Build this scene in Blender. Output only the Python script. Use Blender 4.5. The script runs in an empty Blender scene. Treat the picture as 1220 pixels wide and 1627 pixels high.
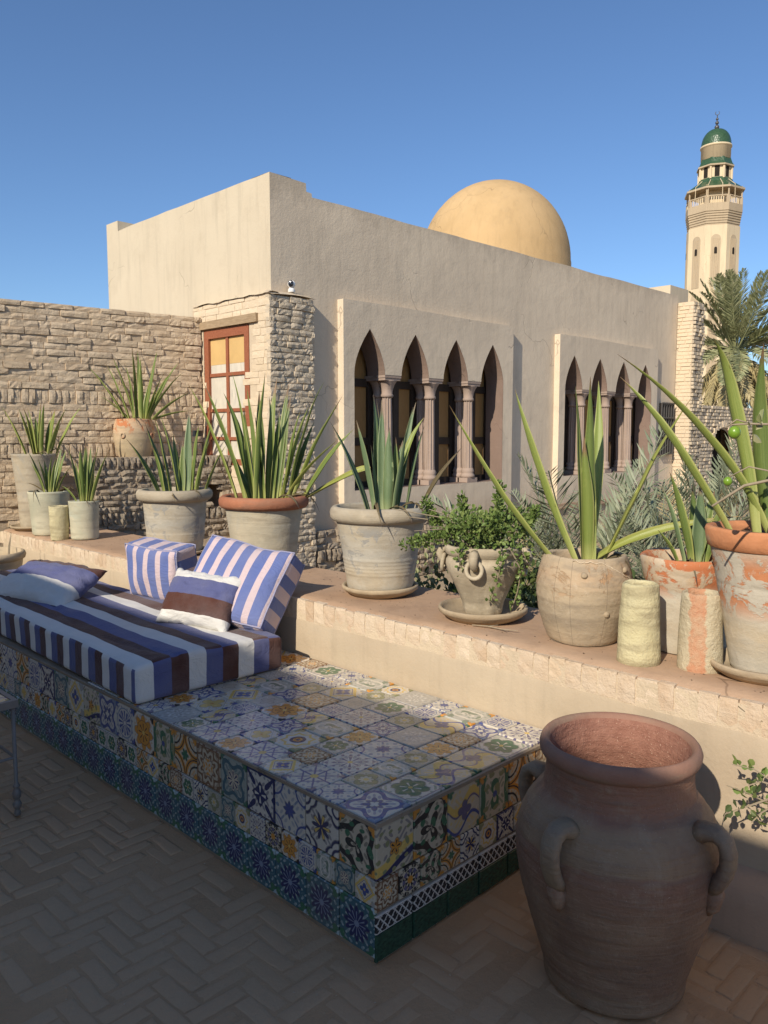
import bpy, bmesh, math, random
from mathutils import Vector, Matrix, noise as mnoise
from mathutils.geometry import tessellate_polygon
R = math.radians
SC = bpy.context.scene
COL = SC.collection

# ------------------------------------------------------------------ camera
cam_d = bpy.data.cameras.new('camera')
cam = bpy.data.objects.new('camera', cam_d)
COL.objects.link(cam)
cam.location = (0, 0, 1.55)
cam.rotation_euler = (R(90 - 5.65), 0, R(44.69 - 90))
cam_d.sensor_fit = 'VERTICAL'
cam_d.sensor_height = 24
cam_d.lens = 1261 / 1627 * 24
cam_d.clip_start = 0.05
cam_d.clip_end = 3000
SC.camera = cam

# ------------------------------------------------------------------ sky, sun, exposure
SUN_EL, SUN_AZ = R(32), R(15)          # the light travels towards +X, slightly +Y
sun_dir = Vector((math.cos(SUN_EL) * math.cos(SUN_AZ), math.cos(SUN_EL) * math.sin(SUN_AZ), -math.sin(SUN_EL)))
W = bpy.data.worlds.new('World')
SC.world = W
W.use_nodes = True
wn = W.node_tree
bg = wn.nodes['Background']
sky = wn.nodes.new('ShaderNodeTexSky')
sky.sky_type = 'NISHITA'
sky.sun_disc = False
sky.sun_elevation = SUN_EL
sky.sun_rotation = math.atan2(-sun_dir.x, -sun_dir.y)
sky.altitude = 600
sky.air_density = 1.0
sky.dust_density = 0.7
sky.ozone_density = 6.3
wn.links.new(sky.outputs[0], bg.inputs[0])
bg.inputs[1].default_value = 0.108
sl = bpy.data.lights.new('sun', 'SUN')
sl.energy = 4.0
sl.angle = R(0.5)
sl.color = (1.0, 0.90, 0.755)
so = bpy.data.objects.new('sun', sl)
COL.objects.link(so)
so.rotation_euler = sun_dir.to_track_quat('-Z', 'Y').to_euler()
so.location = (-5, -2, 8)
SC.view_settings.view_transform = 'Standard'
SC.view_settings.look = 'None'
SC.view_settings.gamma = 1
SC.view_settings.use_curve_mapping = False
SC.view_settings.exposure = 0.36
SC.cycles.max_bounces = 8
SC.cycles.diffuse_bounces = 5
SC.cycles.use_denoising = True

# ------------------------------------------------------------------ object helpers
def tag(o, label=None, cat=None, group=None, kind=None):
    if label: o['label'] = label
    if cat: o['category'] = cat
    if group: o['group'] = group
    if kind: o['kind'] = kind
    return o

def empty(name, loc=(0, 0, 0), rz=0.0, label=None, cat=None, group=None):
    o = bpy.data.objects.new(name, None)
    o.empty_display_size = 0.1
    COL.objects.link(o)
    o.location = loc
    o.rotation_euler = (0, 0, rz)
    return tag(o, label, cat, group)

def obj(name, me, m=None, parent=None, loc=(0, 0, 0), rot=(0, 0, 0), scale=(1, 1, 1)):
    o = bpy.data.objects.new(name, me)
    COL.objects.link(o)
    o.location = loc
    o.rotation_euler = rot
    o.scale = scale
    if m is not None:
        if len(me.materials) == 0:
            for x in (m if isinstance(m, (list, tuple)) else [m]):
                me.materials.append(x)
        elif not isinstance(m, (list, tuple)) and me.materials[0] != m:
            o.material_slots[0].link = 'OBJECT'
            o.material_slots[0].material = m
    if parent is not None:
        o.parent = parent
    return o

class MB:
    """collects vertices and faces of ONE mesh"""
    def __init__(s):
        s.v, s.f, s.m, s.sm, s.uv = [], [], [], [], {}
        s.cur = 0
        s.smooth = False
    def add(s, vs, fs):
        b = len(s.v)
        s.v += [tuple(x) for x in vs]
        for f in fs:
            s.f.append(tuple(i + b for i in f))
            s.m.append(s.cur)
            s.sm.append(s.smooth)
        return b
    def box(s, x0, y0, z0, x1, y1, z1, j=0.0):
        vs = [(x, y, z) for x in (x0, x1) for y in (y0, y1) for z in (z0, z1)]
        if j:
            vs = [tuple(c + random.uniform(-j, j) for c in v) for v in vs]
        s.add(vs, [(0, 1, 3, 2), (4, 6, 7, 5), (0, 4, 5, 1), (2, 3, 7, 6), (0, 2, 6, 4), (1, 5, 7, 3)])
    def lathe(s, prof, n=32, c=(0, 0, 0), fn=None, close=True, ph=0.0):
        vs, fs = [], []
        for k, (z, r) in enumerate(prof):
            for i in range(n):
                a = 2 * math.pi * i / n + ph
                rr, zz = (r, z) if fn is None else fn(r, z, a)
                vs.append((c[0] + rr * math.cos(a), c[1] + rr * math.sin(a), c[2] + zz))
        for k in range(len(prof) - 1):
            for i in range(n):
                j = (i + 1) % n
                fs.append((k * n + i, k * n + j, (k + 1) * n + j, (k + 1) * n + i))
        if close:
            if prof[0][1] > 1e-4: fs.append(tuple(range(n - 1, -1, -1)))
            if prof[-1][1] > 1e-4: fs.append(tuple((len(prof) - 1) * n + i for i in range(n)))
        s.add(vs, fs)
    def tube(s, pts, rad, n=6, cap=True):
        pts = [Vector(p) for p in pts]
        if not isinstance(rad, (list, tuple)): rad = [rad] * len(pts)
        vs, fs = [], []
        up = Vector((0, 0, 1))
        prev = None
        for k, p in enumerate(pts):
            t = (pts[min(k + 1, len(pts) - 1)] - pts[max(k - 1, 0)]).normalized()
            if prev is None:
                u = t.cross(up)
                if u.length < 1e-3: u = t.cross(Vector((1, 0, 0)))
                u.normalize()
            else:
                u = (prev - t * prev.dot(t))
                if u.length < 1e-5: u = t.orthogonal()
                u.normalize()
            prev = u
            w = t.cross(u)
            for i in range(n):
                a = 2 * math.pi * i / n
                vs.append(p + (u * math.cos(a) + w * math.sin(a)) * rad[k])
        for k in range(len(pts) - 1):
            for i in range(n):
                j = (i + 1) % n
                fs.append((k * n + i, k * n + j, (k + 1) * n + j, (k + 1) * n + i))
        if cap:
            fs.append(tuple(range(n - 1, -1, -1)))
            fs.append(tuple((len(pts) - 1) * n + i for i in range(n)))
        s.add(vs, fs)
    def mesh(s, name='mesh', merge=0.0, mats=()):
        me = bpy.data.meshes.new(name)
        me.from_pydata(s.v, [], s.f)
        for p, mi, sm in zip(me.polygons, s.m, s.sm):
            p.material_index = mi
            p.use_smooth = sm
        for m in mats: me.materials.append(m)
        if s.uv:
            ul = me.uv_layers.new(name='UVMap')
            for li, l in enumerate(me.loops):
                ul.data[li].uv = s.uv.get(l.vertex_index, (0, 0))
        bm = bmesh.new()
        bm.from_mesh(me)
        if merge: bmesh.ops.remove_doubles(bm, verts=bm.verts, dist=merge)
        bmesh.ops.recalc_face_normals(bm, faces=bm.faces)
        bm.to_mesh(me)
        bm.free()
        me.update()
        return me
    def build(s, name, m=None, parent=None, merge=0.0, **k):
        return obj(name, s.mesh(name, merge), m, parent, **k)

def rbox(w, d, h, r, n=(10, 10, 4), fn=None, matfn=None):
    """rounded box centred on the origin; fn(p)->p deforms, matfn(normal)->index"""
    def axis(L, n):
        k = [-L / 2, -L / 2 + r * .3, -L / 2 + r * .7, -L / 2 + r]
        inner = [-L / 2 + r + (L - 2 * r) * i / n for i in range(1, n)]
        return k + inner + [-x for x in reversed(k)]
    ax = [axis(w, n[0]), axis(d, n[1]), axis(h, n[2])]
    half = (w / 2 - r, d / 2 - r, h / 2 - r)
    mb = MB(); mb.smooth = True
    for a, b, c in ((0, 1, 2), (1, 2, 0), (2, 0, 1)):
        for sgn in (-1, 1):
            A, B = ax[a], ax[b]
            L = (w, d, h)[c] / 2 * sgn
            vs, fs = [], []
            for x in A:
                for y in B:
                    p = [0, 0, 0]; p[a], p[b], p[c] = x, y, L
                    q = [max(-half[i], min(half[i], p[i])) for i in range(3)]
                    dv = Vector([p[i] - q[i] for i in range(3)])
                    if dv.length > 1e-9: dv = dv.normalized() * r
                    v = Vector(q) + dv
                    vs.append(fn(v) if fn else v)
            nb = len(B)
            for i in range(len(A) - 1):
                for j in range(nb - 1):
                    f = (i * nb + j, (i + 1) * nb + j, (i + 1) * nb + j + 1, i * nb + j + 1)
                    fs.append(f if sgn > 0 else f[::-1])
            nv = [0, 0, 0]; nv[c] = sgn
            mb.cur = matfn(nv) if matfn else 0
            mb.add(vs, fs)
    return mb

# ------------------------------------------------------------------ material helpers
class NT:
    """thin wrapper that writes shader maths as expressions"""
    def __init__(s, name):
        s.m = bpy.data.materials.new(name)
        s.m.use_nodes = True
        s.t = s.m.node_tree
        s.b = s.t.nodes['Principled BSDF']
        s.out = s.t.nodes['Material Output']
        s._tc = None
    def n(s, typ, **k):
        x = s.t.nodes.new(typ)
        for a, b in k.items(): setattr(x, a, b)
        return x
    def set(s, sock, val):
        if isinstance(val, bpy.types.NodeSocket): s.t.links.new(val, sock)
        elif isinstance(val, X): s.t.links.new(val.s, sock)
        else:
            if isinstance(val, tuple) and len(val) == 3 and sock.type == 'RGBA': val = val + (1,)
            sock.default_value = val
    def coord(s, which='Object'):
        if s._tc is None: s._tc = s.n('ShaderNodeTexCoord')
        return s._tc.outputs[which]
    def math(s, op, *a, clamp=False):
        x = s.n('ShaderNodeMath', operation=op, use_clamp=clamp)
        for i, v in enumerate(a): s.set(x.inputs[i], v)
        return X(s, x.outputs[0])
    def mix(s, fac, a, b, mode='MIX'):
        x = s.n('ShaderNodeMix', data_type='RGBA', blend_type=mode)
        s.set(x.inputs[0], fac); s.set(x.inputs[6], a); s.set(x.inputs[7], b)
        return x.outputs[2]
    def noise(s, scale, detail=3, rough=.55, vec=None, dist=0.0, out=0):
        x = s.n('ShaderNodeTexNoise')
        s.t.links.new(vec if vec is not None else s.coord(), x.inputs['Vector'])
        x.inputs['Scale'].default_value = scale
        x.inputs['Detail'].default_value = detail
        x.inputs['Roughness'].default_value = rough
        x.inputs['Distortion'].default_value = dist
        return x.outputs[out]
    def mapping(s, scale=(1, 1, 1), loc=(0, 0, 0), rot=(0, 0, 0), vec=None):
        x = s.n('ShaderNodeMapping')
        s.t.links.new(vec if vec is not None else s.coord(), x.inputs['Vector'])
        x.inputs['Scale'].default_value = scale
        x.inputs['Location'].default_value = loc
        x.inputs['Rotation'].default_value = rot
        return x.outputs[0]
    def ramp(s, fac, stops, const=False):
        x = s.n('ShaderNodeValToRGB')
        s.set(x.inputs[0], fac)
        cr = x.color_ramp
        if const: cr.interpolation = 'CONSTANT'
        while len(cr.elements) < len(stops): cr.elements.new(0.5)
        for e, (p, c) in zip(cr.elements, stops):
            e.position = p
            e.color = (c, c, c, 1) if not isinstance(c, tuple) else c + (1,)
        return x.outputs[0]
    def sep(s, vec=None):
        x = s.n('ShaderNodeSeparateXYZ')
        s.t.links.new(vec if vec is not None else s.coord(), x.inputs[0])
        return [X(s, o) for o in x.outputs]
    def rand(s):
        return X(s, s.n('ShaderNodeObjectInfo').outputs['Random'])
    def bump(s, h, strength=.3, dist=.01, normal=None):
        x = s.n('ShaderNodeBump')
        s.set(x.inputs['Height'], h)
        x.inputs['Strength'].default_value = strength
        x.inputs['Distance'].default_value = dist
        if normal is not None: s.t.links.new(normal, x.inputs['Normal'])
        return x.outputs[0]
    def fin(s, col, rough=.9, nrm=None, spec=.25, **k):
        s.set(s.b.inputs['Base Color'], col)
        s.set(s.b.inputs['Roughness'], rough)
        s.b.inputs['Specular IOR Level'].default_value = spec
        if nrm is not None: s.t.links.new(nrm, s.b.inputs['Normal'])
        for a, b in k.items(): s.set(s.b.inputs[a.replace('_', ' ')], b)
        return s.m

class X:
    def __init__(s, nt, sock): s.nt, s.s = nt, sock
    def _o(s, op, o, rev=False):
        return s.nt.math(op, o, s) if rev else s.nt.math(op, s, o)
    def __add__(s, o): return s._o('ADD', o)
    def __radd__(s, o): return s._o('ADD', o)
    def __sub__(s, o): return s._o('SUBTRACT', o)
    def __rsub__(s, o): return s._o('SUBTRACT', o, True)
    def __mul__(s, o): return s._o('MULTIPLY', o)
    def __rmul__(s, o): return s._o('MULTIPLY', o)
    def __truediv__(s, o): return s._o('DIVIDE', o)
    def __neg__(s): return s * -1.0
    def abs(s): return s.nt.math('ABSOLUTE', s)
    def sin(s): return s.nt.math('SINE', s)
    def cos(s): return s.nt.math('COSINE', s)
    def sqrt(s): return s.nt.math('SQRT', s)
    def fract(s): return s.nt.math('FRACT', s)
    def min(s, o): return s._o('MINIMUM', o)
    def max(s, o): return s._o('MAXIMUM', o)
    def below(s, o, k=22.0):       # soft mask: 1 where s < o
        return s.nt.math('MULTIPLY_ADD', (o - s) if isinstance(o, X) else s.nt.math('SUBTRACT', o, s), k, .5, clamp=True)
    def sat(s): return s.nt.math('ADD', s, 0.0, clamp=True)
# ------------------------------------------------------------------ materials
M = {}
def plaster(name, c1, c2, c3=None, bump=.35, scale=1.0, rough=.92, crown=None, base=None):
    n = NT(name)
    a = n.noise(.9 * scale, 4, .6)
    b = n.noise(4.5 * scale, 5, .65)
    col = n.mix(n.ramp(a, [(.35, 0), (.65, 1)]), c1, c2)
    if c3: col = n.mix(n.ramp(b, [(.55, 0), (.75, .55)]), col, c3)
    # fine vertical rain streaks and hairline cracks
    st = n.noise(3.2, 4, .6, n.mapping((3.0, 3.0, .35)))
    col = n.mix(n.ramp(st, [(.5, 0), (.72, .38)]), col, tuple(x * .62 for x in c1))
    pt = n.noise(.55 * scale, 2, .45, n.mapping((1, 1, .7), (3.1, 7.7, 1.3)), .5)
    col = n.mix(n.ramp(pt, [(.54, 0), (.575, .22)]), col, tuple(min(1, x * 1.18) for x in c1))
    vo = n.n('ShaderNodeTexVoronoi', feature='DISTANCE_TO_EDGE')
    dn = n.n('ShaderNodeVectorMath', operation='ADD')
    sc = n.n('ShaderNodeVectorMath', operation='SCALE')
    n.t.links.new(n.noise(1.7, 3, out=1), sc.inputs[0]); sc.inputs['Scale'].default_value = .9
    n.t.links.new(n.coord(), dn.inputs[0]); n.t.links.new(sc.outputs[0], dn.inputs[1])
    n.t.links.new(dn.outputs[0], vo.inputs['Vector']); vo.inputs['Scale'].default_value = .85
    crack = X(n, vo.outputs['Distance']).below(.004, 260.0) * X(n, n.ramp(n.noise(1.3, 2), [(.52, 0), (.6, 1)]))
    col = n.mix(crack * .5, col, tuple(x * .4 for x in c1))
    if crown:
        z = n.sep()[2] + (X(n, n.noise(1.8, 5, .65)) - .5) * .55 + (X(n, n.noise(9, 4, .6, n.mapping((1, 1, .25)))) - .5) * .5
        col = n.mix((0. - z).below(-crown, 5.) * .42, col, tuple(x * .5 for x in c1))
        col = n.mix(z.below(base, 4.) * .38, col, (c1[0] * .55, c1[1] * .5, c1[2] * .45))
    h = X(n, n.noise(7 * scale, 6, .62)) * .6 + X(n, n.noise(38 * scale, 3, .6)) * .25 + X(n, n.noise(1.6, 3)) * 1.4 - crack * .5
    nr = n.bump(h, bump, .02)
    return n.fin(col, rough, nr, .15)

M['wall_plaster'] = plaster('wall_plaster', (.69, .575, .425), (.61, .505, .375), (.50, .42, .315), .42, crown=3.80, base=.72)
M['cream_plaster'] = plaster('cream_plaster', (.58, .495, .36), (.53, .445, .32), (.47, .39, .275), .3, .7)
M['parapet_plaster'] = plaster('parapet_plaster', (.48, .39, .275), (.415, .33, .23), (.44, .375, .28), .35, 1.6)
M['dome_plaster'] = plaster('dome_plaster', (.54, .37, .19), (.48, .325, .16), (.44, .31, .17), .35, 1.3)
M['minaret_plaster'] = plaster('minaret_plaster', (.68, .55, .36), (.62, .50, .33), None, .12, .4)
M['minaret_tan'] = plaster('minaret_tan', (.48, .38, .25), (.42, .33, .22), None, .15, .5)

def brickmat(name, cols, dust, bump=.7, spread=.5):
    n = NT(name)
    r = n.rand()
    base = n.ramp(r, [(i / (len(cols) - 1), c) for i, c in enumerate(cols)])
    off = n.n('ShaderNodeVectorMath', operation='ADD')
    geo = n.n('ShaderNodeNewGeometry').outputs['Position']
    a = n.noise(9, 5, .65, geo)
    col = n.mix(n.ramp(a, [(.4, 0), (.68, .75)]), base, dust)
    h = X(n, n.noise(30, 6, .68, geo)) + X(n, n.noise(110, 3, .6, geo)) * .35
    return n.fin(col, .95, n.bump(h, bump, .016), .1)
M['brick_tan'] = brickmat('brick_tan', [(.56, .435, .29), (.62, .495, .345), (.52, .40, .27), (.60, .47, .32)], (.65, .53, .38), .6)
M['brick_grey'] = brickmat('brick_grey', [(.52, .43, .31), (.59, .49, .36), (.47, .39, .28), (.55, .46, .34)], (.61, .515, .385))
M['brick_dark_shaded'] = brickmat('brick_dark_shaded', [(.26, .21, .155), (.33, .265, .195), (.22, .175, .13), (.35, .295, .22)], (.38, .32, .24))  # greyish brick, darkened further so the colour holds the pots' shadow on the low wall
M['brick_white'] = brickmat('brick_white', [(.66, .54, .38), (.61, .49, .335), (.69, .565, .40)], (.66, .54, .39), .45)
M['brick_edge'] = brickmat('brick_edge', [(.60, .46, .315), (.66, .535, .39), (.53, .385, .255), (.62, .50, .36), (.55, .40, .27)], (.64, .53, .40), .55)
M['mortar'] = plaster('mortar', (.50, .395, .275), (.43, .34, .235), None, .6, 3.0)
M['mortar_pale'] = plaster('mortar_pale', (.60, .49, .345), (.55, .44, .31), None, .6, 3.0)
M['ledge_clay'] = plaster('ledge_clay', (.40, .265, .17), (.45, .31, .205), (.33, .225, .155), .35, 2.2)
M['ground'] = plaster('ground', (.42, .33, .22), (.36, .28, .19), (.30, .23, .16), .5, .5)
M['soil'] = plaster('soil', (.16, .115, .075), (.12, .085, .055), (.22, .16, .11), .9, 9.0)

def floorbrick(name):
    n = NT(name)
    geo = n.n('ShaderNodeNewGeometry').outputs['Position']
    r = n.rand()
    base = n.ramp(r, [(0, (.47, .28, .145)), (.35, (.51, .31, .165)), (.65, (.49, .295, .155)), (1, (.53, .33, .18))])
    a = n.noise(2.2, 4, .6, geo)
    b = n.noise(26, 5, .7, geo)
    col = n.mix(n.ramp(a, [(.36, .35), (.6, .9)]), base, (.50, .315, .175))
    col = n.mix(n.ramp(b, [(.5, 0), (.72, .5)]), col, (.52, .345, .20))
    h = X(n, n.noise(22, 6, .7, geo)) + X(n, n.noise(90, 3, .6, geo)) * .3
    return n.fin(col, X(n, n.ramp(b, [(.3, .62), (.7, .85)])), n.bump(h, .45, .008), .3)
M['floor_brick'] = floorbrick('floor_brick')
n = NT('floor_mortar')
a = n.noise(3, 5, .6)
M['floor_mortar'] = n.fin(n.mix(n.ramp(a, [(.35, 0), (.65, 1)]), (.44, .265, .14), (.51, .315, .17)), .95,
                          n.bump(X(n, n.noise(40, 6, .7)), .6, .008), .15)

def clay(name, c1, c2, c3=None, stain=(.25, .2, .15), ring=0.0, bump=.25, rough=.88, c3pos=(.55, .68)):
    """fired clay: throwing rings, lime bloom, patches of a second fired colour"""
    n = NT(name)
    p = n.sep()
    rn = n.rand()
    v = n.n('ShaderNodeVectorMath', operation='ADD')
    n.t.links.new(n.coord(), v.inputs[0])
    cx = n.n('ShaderNodeCombineXYZ')
    n.set(cx.inputs[0], rn * 17.0); n.set(cx.inputs[1], rn * 9.0); n.set(cx.inputs[2], rn * 5.0)
    n.t.links.new(cx.outputs[0], v.inputs[1])
    vec = v.outputs[0]
    a = n.noise(5, 5, .62, vec, .6)
    b = n.noise(16, 6, .7, vec)
    flat = n.noise(7, 4, .6, n.mapping((.6, .6, 3.6), vec=vec))
    col = n.mix(n.ramp(a, [(.38, 0), (.64, 1)]), c1, c2)
    if c3: col = n.mix(n.ramp(n.noise(3.4, 6, .68, vec, .8), [(c3pos[0] - .05, 0), (c3pos[1] - .05, 1)]), col, c3)
    col = n.mix(n.ramp(flat, [(.5, 0), (.68, .75)]), col, stain)
    col = n.mix(n.ramp(n.noise(2.6, 3, .6, vec, 1.2), [(.45, 0), (.62, .5)]), col, tuple((x + y) * .5 * .82 for x, y in zip(c1, stain)))
    col = n.mix(n.ramp(b, [(.58, 0), (.8, .4)]), col, tuple(min(1, x * 1.35) for x in c2))
    h = X(n, n.noise(30, 5, .65, vec)) * .7 + X(n, n.noise(9, 3, vec=vec)) * .6
    if ring: h = h + (p[2] * (ring * 4.0) + X(n, n.noise(6, 2, vec=vec)) * 9.0).sin() * .035
    h = h + X(n, n.noise(130, 2, .5, vec)) * .25
    return n.fin(col, rough, n.bump(h, bump, .012), .2)
M['clay_sand'] = clay('clay_sand', (.42, .36, .26), (.47, .405, .30), (.37, .345, .285), (.31, .255, .185), 170, .3)
M['clay_pale'] = clay('clay_pale', (.47, .42, .31), (.53, .46, .33), (.43, .40, .32), (.34, .29, .21), 150, .28)
M['clay_green'] = clay('clay_green', (.46, .45, .33), (.52, .48, .35), (.43, .45, .36), (.36, .33, .24), 90, .2, .75)
M['clay_barrel'] = clay('clay_barrel', (.38, .30, .20), (.44, .34, .22), (.47, .33, .20), (.24, .20, .15), 120, .45)
M['clay_urn'] = clay('clay_urn', (.50, .43, .31), (.44, .37, .26), (.36, .30, .21), (.28, .23, .16), 0, .3)
M['clay_terracotta'] = clay('clay_terracotta', (.46, .36, .245), (.52, .42, .29), (.53, .235, .115), (.36, .31, .24), 60, .35, .9, (.57, .62))
M['clay_orange'] = clay('clay_orange', (.53, .215, .095), (.58, .26, .125), (.50, .33, .20), (.36, .16, .08), 0, .3, .85, (.6, .66))
M['clay_red_rim'] = clay('clay_red_rim', (.36, .14, .075), (.42, .18, .10), None, (.30, .17, .11), 0, .4)
M['clay_mixed'] = clay('clay_mixed', (.46, .31, .175), (.52, .38, .235), (.55, .215, .10), (.44, .36, .26), 0, .4, .9, (.56, .6))
M['clay_pipe'] = clay('clay_pipe', (.55, .49, .285), (.60, .545, .345), (.50, .44, .27), (.30, .25, .15), 0, .9, .95)
M['saucer_clay'] = clay('saucer_clay', (.43, .34, .22), (.49, .39, .26), (.37, .29, .19), (.28, .22, .15), 0, .3)
def jarmat(name, plain=False):
    n = NT(name)
    p = n.sep()
    z = p[2] + (X(n, n.noise(5, 4, .6)) - .5) * .05
    a = n.noise(4.5, 5, .65, dist=.8); b = n.noise(22, 6, .7)
    fl = n.noise(9, 4, .6, n.mapping((.5, .5, 5.0)))
    body = n.mix(n.ramp(a, [(.38, 0), (.62, 1)]), (.26, .17, .10), (.225, .13, .08))
    if not plain:
        zone = n.ramp(z, [(.0, (.30, .21, .135)), (.05, (.30, .21, .135)), (.07, (.27, .165, .11)), (.30, (.30, .19, .12)), (.40, (.25, .13, .085)), (.435, (.25, .13, .085)), (.44, (.31, .215, .125)), (.53, (.33, .23, .135)), (.56, (.26, .115, .075)), (.64, (.28, .13, .085))])
        body = n.mix(.62, body, zone)
    else:
        body = n.mix(.6, body, (.27, .215, .14))
    body = n.mix(n.ramp(fl, [(.5, 0), (.7, .6)]), body, (.19, .13, .095))
    body = n.mix(n.ramp(b, [(.52, 0), (.70, .6)]), body, (.34, .25, .17))
    # salt bloom running down and scattered lime specks
    run = n.noise(3.4, 5, .65, n.mapping((2.6, 2.6, .5)), .6)
    body = n.mix(n.ramp(run, [(.58, 0), (.74, .4)]), body, (.36, .28, .19))
    body = n.mix(n.ramp(n.noise(120, 2, .6), [(.70, 0), (.74, .5)]), body, (.50, .42, .33))
    dk = n.noise(2.2, 4, .6, n.mapping((1, 1, 1), (5, 3, 1)), 1.0)
    body = n.mix(n.ramp(dk, [(.52, 0), (.66, .55)]), body, (.16, .095, .065))
    h = X(n, b) * .6 + X(n, fl) * .9 + X(n, n.noise(70, 3, .6)) * .3
    return n.fin(body, X(n, n.ramp(b, [(.3, .5), (.7, .8)])), n.bump(h, .7, .012), .3)
M['jar_clay'] = jarmat('jar_clay'); M['jar_handle'] = jarmat('jar_handle', True)
M['jar_rim'] = clay('jar_rim', (.27, .145, .10), (.32, .18, .125), None, (.27, .20, .14), 0, .3, .7)
n = NT('jar_inner')
g = n.noise(34, 5, .75); sp = n.noise(190, 2, .6); rgs = n.noise(14, 4, .6, n.mapping((.4, .4, 4.5)))
col = n.mix(n.ramp(g, [(.35, 0), (.7, 1)]), (.25, .115, .08), (.36, .185, .13)); col = n.mix(n.ramp(rgs, [(.45, 0), (.7, .35)]), col, (.22, .105, .075))
col = n.mix(n.ramp(sp, [(.66, 0), (.70, .8)]), col, (.60, .41, .30))
M['jar_inner'] = n.fin(col, .9, n.bump(X(n, g) + X(n, sp) * .5 + X(n, rgs) * .6, .7, .008), .2)
def zoneclay(name, h, stops, patch, pz, thr, stain, bump=.4, rough=.9, vert=False):
    """clay whose fired colour changes up the wall, with flaked patches between two heights"""
    n = NT(name)
    p = n.sep()
    a = n.noise(6, 6, .68, dist=.7); b = n.noise(24, 6, .7)
    z = (p[2] + (X(n, n.noise(5, 4, .6)) - .5) * .10) / h
    col = n.ramp(z, stops)
    col = n.mix(n.ramp(a, [(.42, 0), (.6, .55)]), col, tuple(c * 1.18 for c in stops[len(stops) // 2][1]))
    fl = n.noise(6, 5, .65, n.mapping((.7, .7, 3.2)))
    col = n.mix(n.ramp(fl, [(.5, 0), (.66, .6)]), col, stain)
    band = (0. - p[2]).below(-pz[0], 14.) * p[2].below(pz[1], 14.)
    pm = X(n, n.ramp(n.noise(8, 7, .72, dist=.9), [(thr, 0), (thr + .035, 1)])) * band
    col = n.mix(pm, col, n.mix(b, patch, tuple(c * .75 for c in patch)))
    col = n.mix(n.ramp(b, [(.58, 0), (.76, .4)]), col, (.62, .54, .42))
    if vert:
        th = n.math('ARCTAN2', p[1], p[0])
        ln = ((th * 1.35 + .4).fract() - .5).abs().below(.006, 160.)
        col = n.mix(ln * .7, col, (.14, .11, .08))
    hh = X(n, b) * .7 + X(n, fl) * .6 - pm * .5 + X(n, n.noise(80, 3, .6)) * .25
    return n.fin(col, rough, n.bump(hh, bump, .012), .15)
M['pot_flaking'] = zoneclay('pot_flaking', .45, [(0, (.43, .39, .31)), (.3, (.46, .38, .26)), (.55, (.44, .40, .32)), (.8, (.47, .42, .33)), (1, (.50, .45, .35))], (.56, .235, .11), (.22, .40), .50, (.36, .32, .25))
M['pot_barrel'] = zoneclay('pot_barrel', .34, [(0, (.35, .285, .20)), (.4, (.36, .29, .20)), (.6, (.40, .315, .21)), (.8, (.44, .31, .195)), (1, (.42, .33, .22))], (.47, .30, .17), (.2, .32), .54, (.26, .215, .16), .55, .92, True)
M['pot_squat'] = zoneclay('pot_squat', .36, [(0, (.42, .37, .28)), (.5, (.43, .38, .295)), (.66, (.44, .40, .32)), (.7, (.50, .36, .22)), (1, (.53, .39, .25))], (.55, .20, .09), (.24, .40), .50, (.40, .33, .24))
M['pot_orange_top'] = zoneclay('pot_orange_top', .385, [(0, (.42, .33, .20)), (.5, (.44, .35, .22)), (.7, (.48, .36, .23)), (.85, (.52, .33, .19)), (1, (.54, .33, .19))], (.55, .21, .09), (.27, .42), .52, (.34, .27, .18))
M['pot_buff'] = zoneclay('pot_buff', .40, [(0, (.40, .34, .25)), (.25, (.45, .38, .27)), (.5, (.40, .375, .315)), (.75, (.43, .37, .27)), (1, (.45, .37, .255))], (.36, .345, .31), (.1, .35), .54, (.33, .28, .205), .3)
# clay pipe with one orange scrubbed side
n = NT('clay_pipe_orange')
p = n.sep()
edge = p[0] * .45 - p[1] * .89 + (X(n, n.noise(16, 6, .75)) - .5) * .07
nz = n.noise(22, 6, .7)
base = n.mix(n.ramp(nz, [(.35, 0), (.65, 1)]), (.50, .42, .28), (.56, .49, .34))
org = n.mix(n.ramp(nz, [(.4, 0), (.7, 1)]), (.54, .27, .155), (.52, .36, .23))
M['clay_pipe_orange'] = n.fin(n.mix(edge.below(.012, 160.) * (0. - edge).below(.042, 160.), base, org), .95,
                              n.bump(X(n, n.noise(45, 6, .7)), .9, .012), .1)

def leafmat(name, c1, c2, edge, tip, trans=.25, rough=.42):
    n = NT(name)
    uv = n.coord('UV')
    u, v, _ = n.sep(uv)
    r = n.rand()
    st = n.noise(5, 4, .6, n.mapping((9, .6, 1), vec=uv))
    col = n.mix(n.ramp(st, [(.35, 0), (.65, 1)]), c1, c2)
    col = n.mix(r * .5, col, tuple(x * .72 for x in c1))
    e = (u - .5).abs()
    col = n.mix((0. - e).below(-.42, 16.) * .55, col, edge)
    col = n.mix((0. - v).below((r * .16 - .99), 14.), col, tip)
    col = n.mix(v.below(.10, 8.) * .55, col, edge)
    blot = n.noise(6, 4, .65)
    col = n.mix(n.ramp(blot, [(.6, 0), (.78, .45)]), col, (edge[0] * .9, edge[1] * .8, edge[2] * .7))
    return n.fin(col, rough, n.bump(X(n, st), .25, .004), .4)
M['agave'] = leafmat('agave', (.095, .145, .034), (.185, .235, .060), (.42, .42, .13), (.16, .10, .05))
M['agave_blue'] = leafmat('agave_blue', (.11, .17, .08), (.18, .24, .115), (.33, .37, .17), (.20, .15, .09))
M['agave_yellow'] = leafmat('agave_yellow', (.24, .27, .055), (.33, .35, .085), (.46, .43, .14), (.25, .17, .07))
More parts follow.
